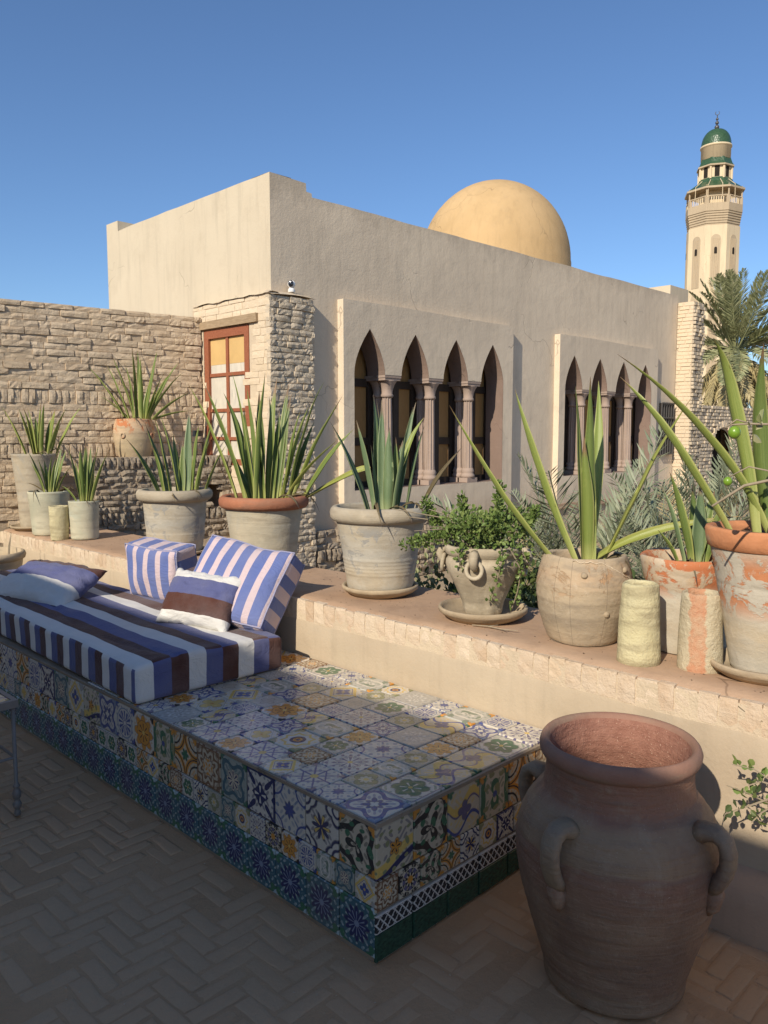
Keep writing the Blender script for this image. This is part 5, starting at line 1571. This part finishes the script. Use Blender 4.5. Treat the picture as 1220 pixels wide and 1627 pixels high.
# ------------------------------------------------------------------ handled urn with trailing plant
saucer((2.80, 2.146, Z0), .20, .055, 'wide clay saucer under the handled urn')
ur = empty('handled_urn', (2.80, 2.146, Z0 + .020), 0, 'buff urn with ring handles overflowing with a small leaved trailing plant', 'potted plant', G)
mb = MB(); mb.smooth = True
flut = lambda r, z, a: (r * (1 + (.022 * math.cos(9 * a) * min(1, max(0, (.24 - z) / .1)) if z < .24 else 0)), z)
mb.lathe(dense([(0, .078), (.01, .086), (.05, .092), (.12, .122), (.19, .158), (.225, .168), (.245, .166), (.255, .158), (.268, .158), (.275, .170), (.30, .174), (.312, .170), (.312, .155), (.28, .150), (.27, .145)], .015), 72, fn=flut, close=False)
mb.lathe([(0, .078), (.001, .001)], 40, close=False)
mb.build('urn_body', M['clay_urn'], ur)
for a in (-155, -65, 25, 115):
    ra = R(a); er = Vector((math.cos(ra), math.sin(ra), 0)); et = Vector((-er.y, er.x, 0))
    mb = MB(); mb.smooth = True
    mb.tube([er * .168 + Vector((0, 0, .29)), er * .190 + Vector((0, 0, .285)), er * .200 + Vector((0, 0, .262)), er * .192 + Vector((0, 0, .238)), er * .166 + Vector((0, 0, .225))], [.02, .021, .02, .018, .014], 8)
    lug = mb.build('lug', M['clay_urn'], ur)
    mb = MB(); mb.smooth = True
    mb.tube([er * (.178 + .012 * (1 - math.cos(b)) * .3) + et * (.034 * math.sin(b)) + Vector((0, 0, .222 + .036 * math.cos(b))) for b in [i * 2 * math.pi / 20 for i in range(21)]], .0095, 8)
    mb.build('ring_handle', M['clay_urn'], ur)
mb = MB(); mb.lathe([(.272, .001), (.268, .148)], 24, close=False); mb.build('soil', M['soil'], ur)
def leaf_cloud(mb, centres, n, size, rg, flat=.5, cup=.25):
    for i in range(n):
        c, rx, ry, rz = centres[rg.randrange(len(centres))]
        v = Vector((rg.gauss(0, 1), rg.gauss(0, 1), rg.gauss(0, 1))).normalized() * (rg.random() ** .4)
        p = Vector(c) + Vector((v.x * rx, v.y * ry, v.z * rz))
        d = (v + Vector((rg.uniform(-.6, .6), rg.uniform(-.6, .6), rg.uniform(-.1, 1.1)))).normalized()
        s = d.cross(Vector((rg.uniform(-1, 1), rg.uniform(-1, 1), rg.uniform(-1, 1)))).normalized()
        L = size * rg.uniform(.6, 1.25); wd = L * flat
        nn = s.cross(d) * (L * cup * .5)
        mb.add([p, p + d * L * .4 + s * wd * .5 + nn, p + d * L * .75 + s * wd * .4 + nn * .6, p + d * L, p + d * L * .75 - s * wd * .4 + nn * .6, p + d * L * .4 - s * wd * .5 + nn], [(0, 1, 2, 3), (0, 3, 4, 5)])
rg = random.Random(3)
mb = MB()
cen = []
for i in range(46):
    a, q = rg.uniform(0, 6.283), rg.random() ** .6 * .175
    cen.append(((q * math.cos(a) * 1.0, q * math.sin(a) * 1.0, .355 + rg.uniform(-.015, .08)), .06, .06, .04))
# branches leaning towards the centre pot and upright shoots
for k in range(8):
    s = k / 7
    cen.append(((-.10 - .05 * s, .10 + .22 * s, .36 - .07 * s), .035, .035, .03))
for sx, sy, hh in ((.02, -.05, .56), (.0, .1, .50), (.1, .02, .47), (-.05, .22, .48), (.12, -.12, .45)):
    for k in range(6): cen.append(((sx * (1 + k * .1), sy * (1 + k * .05), .36 + (hh - .36) * k / 5), .018, .018, .03))
leaf_cloud(mb, cen, 4600, .020, rg, .62)
tag(mb.build('foliage', M['leaf_green'], ur), kind='stuff')
# trailing shoots over the rim
mb = MB(); mt = MB()
for (a0, ln_) in ((-118, .24), (-105, .30), (-92, .20), (-170, .14), (-60, .16)):
    ra = R(a0); pts = []
    for k in range(9):
        s = k / 8
        rr = .165 + .035 * math.sin(s * 2.6) + .01
        if s > .4: rr = max(.11, rr - (s - .4) * .10)
        pts.append(Vector((rr * math.cos(ra + .5 * s * (1 if a0 > -110 else -.3)), rr * math.sin(ra + .5 * s * (1 if a0 > -110 else -.3)), .32 + .03 * math.sin(s * 3) - ln_ * s)))
    mt.tube(pts, .0028, 5)
    leaf_cloud(mb, [(tuple(p), .014, .014, .014) for p in pts], 70, .021, rg, .7)
mt.build('stem', M['twig'], ur)
tag(mb.build('trailing_leaves', M['leaf_green'], ur), kind='stuff')
mt = MB(); mb = MB()
for k in range(16):
    a = rg.uniform(0, 6.28); p0 = Vector((.08 * math.cos(a), .08 * math.sin(a), .28)); p2 = Vector((rg.uniform(-.25, .2), rg.uniform(-.2, .42), .38 + rg.uniform(-.05, .1)))
    mt.tube([p0, (p0 + p2) / 2 + Vector((0, 0, .05)), p2], [.004, .003, .0018], 4)
mt.build('branch', M['twig'], ur)
# ------------------------------------------------------------------ tiled bench
random.seed(51)
BX0, BX1, BY0, BY1, BZ = 1.538, 2.515, 1.555, 5.6, .429
tb = empty('tiled_bench', (BX0, BY0, 0), 0, 'long low masonry bench covered in mixed patterned glazed tiles', 'bench')
mb = MB(); mb.box(.009, .009, -.02, BX1 - BX0, BY1 - BY0, BZ - .009)
mb.build('masonry_core', M['grout'], tb)
def unit_tile(b=.02):
    mb = MB()
    o = .5; i = .5 - b
    lo = [(-o, -o, -1), (o, -o, -1), (o, o, -1), (-o, o, -1)]
    md = [(x, y, -.30) for x, y, z in lo]
    hi = [(math.copysign(i, x), math.copysign(i, y), 0) for x, y, z in lo]
    mb.add(lo + md + hi, [(0, 1, 5, 4), (1, 2, 6, 5), (2, 3, 7, 6), (3, 0, 4, 7), (4, 5, 9, 8), (5, 6, 10, 9), (6, 7, 11, 10), (7, 4, 8, 11), (8, 9, 10, 11)])
    return mb.mesh('tile')
UT = {}
def tile_mesh(m):
    if m.name not in UT:
        UT[m.name] = unit_tile(); UT[m.name].materials.append(m)
    return UT[m.name]
def tile(m, c, size, rot, name='tile'):
    o = bpy.data.objects.new(name, tile_mesh(m)); COL.objects.link(o)
    o.parent = tb; o.location = c; o.rotation_euler = rot; o.scale = (size[0], size[1], .010)
    return o
gap = .005
# top
y = 0.012; row = 0
recent = []
top_first = {(0, 0): 1, (0, 1): 2, (0, 2): 4, (1, 0): 3, (1, 1): 15}
while y < BY1 - BY0 - .1:
    big = row % 2 == 0
    p = .1612 if big else .1209
    nx_ = 6 if big else 8
    for i in range(nx_):
        if y > 1.75 and (i + .5) / nx_ < .72: continue      # bare masonry under the mattress
        while True:
            k = random.choice(n_top)
            if k not in recent[-9:]: break
        recent.append(k)
        if (row, i) in top_first: k = top_first[row, i]
        w = p - gap + random.uniform(-.001, .001)
        tile(TP[k], (.006 + (i + .5) * (BX1 - BX0 - .012) / nx_, y + p / 2, BZ + random.uniform(-.0018, .0012)), (w, w),
             (random.uniform(-.011, .011), random.uniform(-.011, .011), random.choice((0, 1, 2, 3)) * math.pi / 2 + random.uniform(-.008, .008)))
    y += p; row += 1
# long front face (-X): large row, small row, navy daisies
def front(y, z, s, m, rr=None):
    tile(m, (random.uniform(-.001, .001), y, z), (s - gap, s - gap), (math.pi / 2, (rr if rr is not None else random.choice((0, 1, 2, 3))) * math.pi / 2 if False else 0, -math.pi / 2))
fset_big = [10, 14, 3, 18, 13, 11, 20, 8, 16, 0, 12, 1, 6, 22]
fset_small = [6, 9, 20, 14, 18, 0, 12, 16, 7, 13, 22, 2]
s1, s2, s3 = .158, .088, .158
y = .004; k = 0; seqb = [16, 14, 3, 10, 18, 8, 13, 11, 0, 22, 1, 17, 12]
while y < BY1 - BY0 - .1:
    front(y + s1 / 2, BZ - .016 - s1 / 2, s1, TP[seqb[k % len(seqb)] if k < 13 else random.choice(fset_big)]); y += s1; k += 1
y = .004; k = 0; seqs = [12, 18, 23, 22, 0, 20, 7, 6, 18, 15, 14, 2, 8]
while y < BY1 - BY0 - .08:
    front(y + s2 / 2, BZ - .016 - s1 - s2 / 2, s2, TP[seqs[k % len(seqs)] if k < 13 else random.choice(fset_small)]); y += s2; k += 1
y = .004
while y < BY1 - BY0 - .1:
    front(y + s3 / 2, BZ - .016 - s1 - s2 - s3 / 2, s3, T_DAISY); y += s3
# short end (-Y)
def endt(x, z, sx, sz, m):
    tile(m, (x, random.uniform(-.001, .001), z), (sx - gap, sz - gap), (math.pi / 2, 0, 0))
wE = BX1 - BX0
n1 = 6; e1 = wE / n1
for i in range(n1): endt((i + .5) * e1, BZ - .016 - e1 / 2, e1, e1, TP[[17, 16, 4, 11, 13, 8][i]])
n2 = 10; e2 = wE / n2
for i in range(n2): endt((i + .5) * e2, BZ - .016 - e1 - e2 / 2, e2, e2, TP[[8, 20, 16, 13, 14, 6, 10, 12, 20, 7][i]])
zb = BZ - .016 - e1 - e2
n3 = 6; e3 = wE / n3
for i in range(n3): endt((i + .5) * e3, zb - .006 - .031, e3, .062, M['tile_band'])
for i in range(n3): endt((i + .5) * e3, zb - .068 - .043, e3, .088, M['green_tile'])
# mortar nosing along the top edges
mb = MB(); mb.box(-.004, -.004, BZ - .014, .006, BY1 - BY0, BZ - .002, .0012); mb.box(.006, -.004, BZ - .014, wE, .006, BZ - .002, .0012)
mb.build('edge_mortar', M['grout'], tb)

# ------------------------------------------------------------------ mattress and cushions
MW, MD, MH = .759, 2.75, .165
def mat_fn(v):
    z = v.z
    w = mnoise.noise(Vector((v.x * 3.5, v.y * 2.2, 4))) * .013 + mnoise.noise(Vector((v.x * 11, v.y * 6, 9))) * .006
    cr = .009 * math.exp(-((v.x + .16 - .10 * math.sin(v.y * 2.1)) / .012) ** 2) * (1 if mnoise.noise(Vector((v.y * 2.3, 0, 8))) > -.15 else .1)
    top = max(0, (z / (MH / 2)))
    x = v.x + mnoise.noise(Vector((v.y * 2.5, z * 9, 2))) * .006
    y = v.y + mnoise.noise(Vector((v.x * 4, z * 9, 6))) * .006
    return Vector((x, y, z + (w - cr + .012 * (1 - (v.x / (MW / 2)) ** 2)) * top))
mb = rbox(MW, MD, MH, .024, (40, 90, 5), mat_fn, lambda nv: 0 if nv[2] else (1 if nv[1] else 2))
mt = mb.mesh('mattress', 1e-5, (M['mat_top'], M['mat_end'], M['mat_side']))
mo = obj('mattress', mt, None, None, (1.567 + MW / 2, 2.955 + MD / 2, BZ + MH / 2 + .002), (0, 0, R(-1.2)))
tag(mo, 'long mattress striped in white, blue and brown lying on the tiled bench', 'mattress')

def box_cushion(w, h, t, puff, seed):
    def fn(v):
        u, q = v.x / (w / 2), v.y / (h / 2)
        k = max(0, (1 - u * u)) ** .55 * max(0, (1 - q * q)) ** .55
        s = 1 if v.z > 0 else -1
        z = v.z + s * puff * k * min(1, abs(v.z) / (t / 2 - .036)) + .012 * mnoise.noise(Vector((v.x * 8, v.y * 8, seed))) * k + .006 * mnoise.noise(Vector((v.x * 22, v.y * 9, seed + 2)))
        f = 1 - .035 * (abs(q) ** 2 if abs(u) > .9 else 0)
        sag = .016 * mnoise.noise(Vector((v.x * 5, v.y * 5, seed + 5)))
        x = v.x * (1 - .05 * (1 - abs(q)) ** 1.0 * (abs(u) ** 3)) + sag
        y = v.y * (1 - .05 * (1 - abs(u)) ** 1.0 * (abs(q) ** 3)) + sag
        return Vector((x, y, z))
    mb = rbox(w, h, t, .034, (24, 24, 4), fn, lambda nv: 0 if nv[2] else (1 if nv[1] else 2))
    pip = MB(); pip.smooth = True
    for sg in (-1, 1):
        ring = []
        m = 16
        for (xa, ya, xb, yb) in ((-1, -1, 1, -1), (1, -1, 1, 1), (1, 1, -1, 1), (-1, 1, -1, -1)):
            for q in range(m):
                s_ = q / m
                x, y = (xa + (xb - xa) * s_) * (w / 2 - .004), (ya + (yb - ya) * s_) * (h / 2 - .004)
                ring.append(fn(Vector((x * .986, y * .986, sg * (t / 2 - .012)))))
        ring.append(ring[0])
        pip.tube(ring, .0042, 6, False)
    return mb.mesh('cushion', 1e-5, (M['cushion_face'], M['cushion_edge_x'], M['cushion_edge_y'])), pip.mesh('piping', 0, (M['piping'],))
def cushion(args):
    me, pm = box_cushion(*args)
    o = obj('cushion', me, None); obj('piping', pm, None, o)
    return o
def orient(o, c, nrm, roll):
    """local +z looks along nrm, local +y as near to up as possible, then rolled"""
    n_ = Vector(nrm).normalized()
    up = Vector((0, 0, 1)); x = up.cross(n_).normalized(); y = n_.cross(x)
    m = Matrix((x, y, n_)).transposed().to_4x4()
    o.matrix_world = Matrix.Translation(c) @ m @ Matrix.Rotation(roll, 4, 'Z')
TZ = BZ + MH + .012
c1 = cushion((.43, .335, .165, .045, 1))
orient(c1, (2.35, 4.14, TZ + .15), (-.93, -.24, -.13), R(-2))
tag(c1, 'upright blue and pink striped box cushion, left of the two at the wall', 'cushion', 'striped cushions on the mattress')
c2 = cushion((.53, .43, .15, .055, 4))
orient(c2, (2.33, 3.34, TZ + .17), (-.74, -.32, .58), R(-9))
tag(c2, 'tilted blue and pink striped box cushion leaning on the wall behind the small pillow', 'cushion', 'striped cushions on the mattress')
def pillow(w, h, t, seed):
    N = 30
    mb = MB(); mb.smooth = True
    for s in (1, -1):
        vs, fs = [], []
        for i in range(N + 1):
            for j in range(N + 1):
                u, v = i / N * 2 - 1, j / N * 2 - 1
                k = (max(0, 1 - u * u) * max(0, 1 - v * v)) ** .42
                pin = 1 - .085 * (1 - abs(u) ** 2) * abs(v) ** 2; pin2 = 1 - .07 * (1 - abs(v) ** 2) * abs(u) ** 2
                wr = .010 * mnoise.noise(Vector((u * 4, v * 4, seed + s))) + .008 * mnoise.noise(Vector((u * 9 + v * 3, v * 6, seed + 3 * s)))
                ed = .010 * mnoise.noise(Vector((u * 5, v * 5, seed + 9)))
                vs.append((u * w / 2 * pin2 + ed, v * h / 2 * pin + ed, s * (t / 2 * k) + wr * (k ** .5) + ed * .6))
        for i in range(N):
            for j in range(N):
                f = (i * (N + 1) + j, (i + 1) * (N + 1) + j, (i + 1) * (N + 1) + j + 1, i * (N + 1) + j + 1)
                fs.append(f if s > 0 else f[::-1])
        mb.add(vs, fs)
    return mb.mesh('pillow', 1e-5)
c3 = obj('pillow', pillow(.44, .30, .15, 2), M['pillow_a'])
orient(c3, (2.135, 3.40, TZ + .115), (-.80, -.30, .55), R(-3))
tag(c3, 'small pillow in white, blue and brown bands in front of the tilted cushion', 'pillow', 'banded pillows on the mattress')
c4 = obj('pillow', pillow(.72, .38, .18, 7), M['pillow_b'])
orient(c4, (1.88, 4.68, TZ + .055), (-.46, -.10, .88), R(0))
tag(c4, 'long white, blue and brown banded pillow lying at the left end of the mattress', 'pillow', 'banded pillows on the mattress')

# ------------------------------------------------------------------ big jar
JX, JY = 1.998, 1.045
ja = empty('clay_jar', (JX, JY, 0), 0, 'big dark brown clay jar with looped handles standing on the floor', 'jar')
mb = MB(); mb.smooth = True
rg = random.Random(12)
jf = lambda r, z, a: (r * (1 + .010 * math.cos(a - 1.1) * (z / .4 - .6) + .006 * math.cos(2 * a + .7) - .010 * max(0, mnoise.noise(Vector((math.cos(a) * 7, math.sin(a) * 7, z * 22))) - .45) * (1 if z > .64 else .3) + .006 * mnoise.noise(Vector((math.cos(a) * 1.5, math.sin(a) * 1.5, z * 5))) + .0025 * math.sin(z * 190 + 1.5 * mnoise.noise(Vector((math.cos(a), math.sin(a), z * 3))))), z)
prof = [(.0, .186), (.008, .196), (.045, .200), (.055, .203), (.12, .222), (.20, .246), (.28, .268), (.36, .281), (.41, .282), (.46, .273), (.50, .257), (.53, .236), (.545, .224), (.552, .217), (.557, .208), (.60, .201), (.648, .201)]
mb.lathe(dense(prof, .012), 72, fn=jf, close=False)
mb.lathe([(0, .186), (.001, .001)], 40, close=False)
mb.build('jar_body', M['jar_clay'], ja)
mb = MB(); mb.smooth = True
mb.lathe([(.644, .200), (.648, .207), (.654, .214), (.664, .219), (.678, .2205), (.691, .217), (.699, .210), (.700, .204), (.694, .196), (.684, .192)], 72, fn=jf, close=False)
mb.build('jar_rim', M['jar_rim'], ja)
mb = MB(); mb.smooth = True
mb.lathe(dense([(.686, .193), (.66, .187), (.60, .184), (.54, .204), (.46, .245), (.38, .258), (.25, .24), (.10, .20), (.02, .17), (.02, .001)], .03), 64, close=False)
mb.build('jar_inside', M['jar_inner'], ja)
cam_a = math.atan2(-JY, -JX)
for da in (-31, 60, 150, 241):
    ra = cam_a + R(da); er = Vector((math.cos(ra), math.sin(ra), 0)); et = Vector((-er.y, er.x, 0))
    mb = MB(); mb.smooth = True
    path = [(.232, .508), (.256, .523), (.285, .526), (.307, .512), (.317, .482), (.317, .450), (.308, .420), (.296, .395), (.281, .372)]
    pts = [er * r + Vector((0, 0, z)) for r, z in path]
    rad = [.030, .026, .022, .0205, .020, .020, .020, .020, .019]
    b0 = len(mb.v)
    mb.tube(pts, rad, 14)
    mb.v = [tuple(Vector(v) + et * (Vector(v).dot(et) * .38) - er * (.004 * math.exp(-(Vector(v).dot(et) / .008) ** 2))) for v in mb.v]
    # flatten into a strap with a groove
    mb.build('handle', M['jar_handle'], ja)
    mb = MB(); mb.smooth = True
    mb.tube([er * .279 + Vector((0, 0, .395)), er * .283 + Vector((0, 0, .365)), er * .277 + Vector((0, 0, .325)), er * .268 + Vector((0, 0, .30))], [.016, .027, .021, .006], 12)
    mb.build('handle_foot', M['jar_clay'], ja)

# ------------------------------------------------------------------ little metal table cut by the left edge
ta = empty('metal_table', (.985, 3.41, 0), 0, 'small grey metal table with turned feet at the left edge', 'table')
def rot2(x, y, a): return (x * math.cos(a) - y * math.sin(a), x * math.sin(a) + y * math.cos(a))
TA = R(0)
corners = [(.168, -.168), (-.168, -.168), (-.168, .168), (.168, .168)]
for (x, y) in corners:
    mb = MB(); mb.smooth = True
    mb.lathe([(.0, .010), (.008, .014), (.02, .012), (.028, .009), (.035, .015), (.05, .018), (.062, .013), (.07, .010), (.078, .016), (.095, .018), (.11, .013), (.118, .010), (.125, .015), (.133, .011), (.14, .008), (.46, .008)], 16, (x, y, 0))
    mb.build('leg', M['table_paint'], ta)
for i in range(4):
    a, b = corners[i], corners[(i + 1) % 4]
    mb = MB(); mb.tube([(a[0], a[1], .245), (b[0], b[1], .245)], .006, 8); mb.build('stretcher', M['table_paint'], ta)
mb = MB()
s = .185
mb.box(-s, -s, .455, s, -s + .02, .485); mb.box(-s, s - .02, .455, s, s, .485); mb.box(-s, -s + .02, .455, -s + .02, s - .02, .485); mb.box(s - .02, -s + .02, .455, s, s - .02, .485)
mb.build('top_frame', M['table_paint'], ta)
for i in range(2):
    for j in range(2):
        o = bpy.data.objects.new('tile', tile_mesh(TP[(0, 9, 4, 12)[i * 2 + j]])); COL.objects.link(o); o.parent = ta
        o.location = (-.0825 + i * .165, -.0825 + j * .165, .484); o.scale = (.162, .162, .01)
# ------------------------------------------------------------------ young palms and ground plants between ledge and house
random.seed(61)
YF_ = [frond_mesh(1.25, d, 34, .27, 40 + s, .75, .0085, .0) for s, d in enumerate((.10, .22, .38))]
for f in YF_: f.materials.append(M['frond_grey'])
YD_ = [frond_mesh(1.05, d, 30, .24, 60 + s, .7, .008, .1) for s, d in enumerate((.3, .5))]
for f in YD_: f.materials.append(M['frond_dry'])
def young_palm(loc, n, sc, label, dry=.25, lo=20, hi=80):
    t = empty('young_palm', loc, 0, label, 'palm', 'young palms between ledge and house')
    mb = MB(); mb.smooth = True; mb.lathe([(0, .08), (.15, .09), (.28, .05)], 10); mb.build('stump', M['palm_trunk'], t)
    for i in range(n):
        az = i * 2.39996 + random.uniform(-.3, .3); el = R(random.uniform(lo, hi))
        d = random.random() < dry
        me = random.choice(YD_ if d else YF_)
        obj('frond', me, None, t, (.03 * math.cos(az), .03 * math.sin(az), .22), (random.uniform(-.7, .7), -el, az), [sc * random.uniform(.8, 1.1)] * 3)
    return t
young_palm((5.3, 3.05, -.05), 18, 1.12, 'young grey green palm growing behind the barrel shaped pot', .15)
young_palm((4.65, 3.30, -.05), 16, .85, 'half dry young palm growing behind the handled urn', .75, 10, 70)
young_palm((5.0, 2.25, -.05), 18, .95, 'young grey green palm behind the squat orange pot', .2)
young_palm((6.4, 2.6, -.05), 18, 1.05, 'young palm further back in front of the garden wall', .3)
young_palm((4.35, 2.35, -.05), 14, .75, 'small dry palm close behind the ledge right of the urn', .8, 5, 60)
young_palm((7.6, 3.3, -.05), 16, 1.0, 'young palm before the brick pier of the house', .3)
rg = random.Random(8)
def shrub(loc, r, h, n, size, m, label, stems=8):
    t = empty('shrub', loc, 0, label, 'shrub', 'low shrubs between ledge and house')
    mb = MB()
    cen = []
    for i in range(26):
        a, q = rg.uniform(0, 6.28), rg.random() ** .5
        cen.append(((r * q * math.cos(a), r * q * math.sin(a), h * (.25 + .7 * rg.random() * (1 - .5 * q))), r * .28, r * .28, h * .16))
    leaf_cloud(mb, cen, n, size, rg, .5)
    tag(mb.build('foliage', M[m], t), kind='stuff')
    mb = MB()
    for i in range(stems):
        c = cen[i][0]; mb.tube([(0, 0, 0), (c[0] * .4, c[1] * .4, c[2] * .6), c], [.012, .008, .004], 5)
    mb.build('branch', M['twig'], t)
shrub((3.75, 2.75, -.05), .42, 1.02, 2600, .05, 'leaf_dark', 'dark leafy shrub behind the handled urn')
shrub((4.2, 1.75, -.05), .5, .95, 2400, .055, 'leaf_dark', 'dark low shrub behind the squat orange pot')
shrub((3.7, 2.2, -.05), .33, .9, 1800, .05, 'leaf_pale', 'pale dry shrub between the urn and the barrel shaped pot')
shrub((6.2, 1.9, -.05), .7, .95, 2400, .07, 'leaf_dark', 'dark shrub at the right behind the largest pot')
shrub((3.75, 3.35, -.05), .2, .98, 600, .045, 'leaf_pale', 'thin pale shrub behind the centre pot')

# ------------------------------------------------------------------ lime tree whose twigs reach in from the right
lt_ = empty('lime_tree', (2.12, .12, 0), 0, 'slender lime tree whose fruiting twigs reach in from the right edge', 'tree')
LB_ = Vector((2.12, .12, 0))
def P(*v): return Vector(v) - LB_
mb = MB(); mb.smooth = True
mb.tube([P(2.12, .12, 0), P(2.14, .15, .4), P(2.2, .2, .9), P(2.3, .3, 1.3), P(2.42, .38, 1.75)], [.02, .018, .016, .013, .008], 8)
mb.build('trunk', M['twig'], lt_)
def limb(pts, r0, r1):
    mb = MB(); mb.smooth = True
    k = len(pts); mb.tube([P(*p) for p in pts], [r0 + (r1 - r0) * i / (k - 1) for i in range(k)], 6); mb.build('branch', M['twig'], lt_)
limb([(2.2, .2, .9), (2.38, .5, 1.30), (2.42, .73, 1.44), (2.36, .87, 1.40), (2.296, .935, 1.34)], .008, .0035)
limb([(2.36, .35, 1.5), (2.42, .62, 1.56), (2.425, .80, 1.575), (2.385, .87, 1.578), (2.35, .915, 1.575)], .006, .0025)
limb([(2.385, .87, 1.578), (2.36, .90, 1.59), (2.34, .925, 1.566)], .003, .0018)
limb([(2.42, .62, 1.56), (2.43, .76, 1.60), (2.44, .80, 1.61)], .004, .002)
limb([(2.40, .75, 1.43), (2.36, .86, 1.455), (2.338, .905, 1.425)], .003, .0018)
for (x, y, z, r) in ((2.358, .904, 1.553, .0175), (2.335, .908, 1.412, .0125), (2.445, .80, 1.44, .0115)):
    mb = MB(); mb.smooth = True
    mb.lathe([(r * 1.08 * math.sin(a), max(.0005, r * math.cos(a))) for a in [(-.5 + i / 12) * math.pi for i in range(13)]], 16, tuple(P(x, y, z)), close=False)
    mb.build('lime', M['fruit'], lt_)
def leafset(name, pts, n, size, m, seed):
    rg = random.Random(seed); mb = MB()
    leaf_cloud(mb, [(tuple(P(*p)), .02, .02, .02) for p in pts], n, size, rg, .62, .35)
    tag(mb.build(name, M[m], lt_), kind='stuff')
leafset('leaves', [(2.40, .84, 1.575), (2.42, .80, 1.57), (2.385, .865, 1.56), (2.43, .78, 1.46), (2.46, .74, 1.50)], 20, .034, 'leaf_pale', 2)
leafset('leaves', [(2.43, .83, 1.30), (2.46, .80, 1.29), (2.47, .79, 1.27), (2.45, .76, 1.31)], 5, .04, 'leaf_green', 4)
# low twigs beside the jar
sh = empty('floor_shrub', (2.30, .45, 0), 0, 'twigs with small round leaves reaching in beside the big jar', 'shrub')
S0 = Vector((2.30, .45, 0))
def P2(*v): return Vector(v) - S0
mb = MB(); mb.smooth = True; mb.tube([P2(2.30, .45, 0), P2(2.34, .52, .25), P2(2.38, .62, .42), P2(2.42, .72, .52)], [.012, .01, .008, .005], 6); mb.build('stem', M['twig'], sh)
tw = [[(2.38, .62, .42), (2.40, .74, .52), (2.37, .81, .565), (2.335, .86, .575)], [(2.38, .62, .42), (2.40, .76, .46), (2.36, .82, .49), (2.315, .865, .515)],
      [(2.40, .74, .50), (2.36, .82, .45), (2.318, .868, .425), (2.303, .875, .36)], [(2.40, .74, .52), (2.38, .79, .53), (2.36, .82, .515)], [(2.40, .76, .46), (2.39, .79, .43), (2.37, .81, .40)]]
rg = random.Random(15)
for i, pts in enumerate(tw):
    mb = MB(); mb.tube([P2(*p) for p in pts], [.0032, .0026, .002, .0012], 5); mb.build('twig', M['twig'], sh)
    mb = MB()
    cc = []
    for a, b in zip(pts[1:], pts[2:]):
        for q in range(5): cc.append((tuple(P2(*(Vector(a).lerp(Vector(b), q / 5)))), .007, .007, .007))
    leaf_cloud(mb, cc, 17 if i < 2 else 10, .026, rg, .68, .3)
    tag(mb.build('leaves', M['leaf_green'] if i < 2 else M['leaf_dark'], sh), kind='stuff')

# ------------------------------------------------------------------ dry twig fallen on the ledge
mb = MB()
mb.tube([(-.02, .10, .004), (.0, .03, .007), (.005, -.04, .005), (.02, -.11, .008)], [.0022, .003, .0028, .0014], 5)
mb.tube([(.0, .03, .007), (.03, .0, .012)], [.002, .001], 5); mb.tube([(.005, -.04, .005), (-.02, -.075, .010)], [.002, .001], 5)
tw_ = mb.build('dry_twig', M['twig'], None, loc=(2.66, 1.98, HP + .004))
tag(tw_, 'thin dry twig lying on the ledge in front of the handled urn', 'twig')

# crumbs of clay, dry leaf bits and grit on the ledge and the floor
def debris(name, n, seed, fx, z, sizes, m):
    rg = random.Random(seed); mb = MB()
    for i in range(n):
        x, y = fx(rg); s = rg.uniform(*sizes); a = rg.uniform(0, 6.28)
        c, d = math.cos(a) * s, math.sin(a) * s
        h = s * rg.uniform(.2, .7)
        mb.add([(x + c, y + d, z), (x - d * .7, y + c * .7, z), (x - c, y - d, z), (x + d * .6, y - c * .6, z), (x + c * .1, y + d * .2, z + h)], [(0, 1, 4), (1, 2, 4), (2, 3, 4), (3, 0, 4)])
    o = mb.build(name, M[m], None)
    return o
tag(debris('ledge_grit', 420, 1, lambda g: (g.uniform(2.56, 3.1), g.uniform(.4, 7.0)), HP + .001, (.002, .006), 'soil'), 'fine soil grit scattered over the clay top of the ledge', 'grit', kind='stuff')
tag(debris('floor_grit', 500, 2, lambda g: (g.uniform(-.1, 2.4), g.uniform(.2, 4.5)), .0, (.0015, .004), 'mortar'), 'fine pale grit scattered over the brick floor', 'grit', kind='stuff')
rg = random.Random(33); mb = MB()
leaf_cloud(mb, [(tuple(P(2.40 + rg.uniform(-.10, .10), .34 + rg.uniform(-.16, .10), 1.72 + rg.uniform(-.14, .16))), .06, .06, .06) for k in range(14)], 170, .05, rg, .5, .3)
tag(mb.build('crown', M['leaf_green'], lt_), kind='stuff')
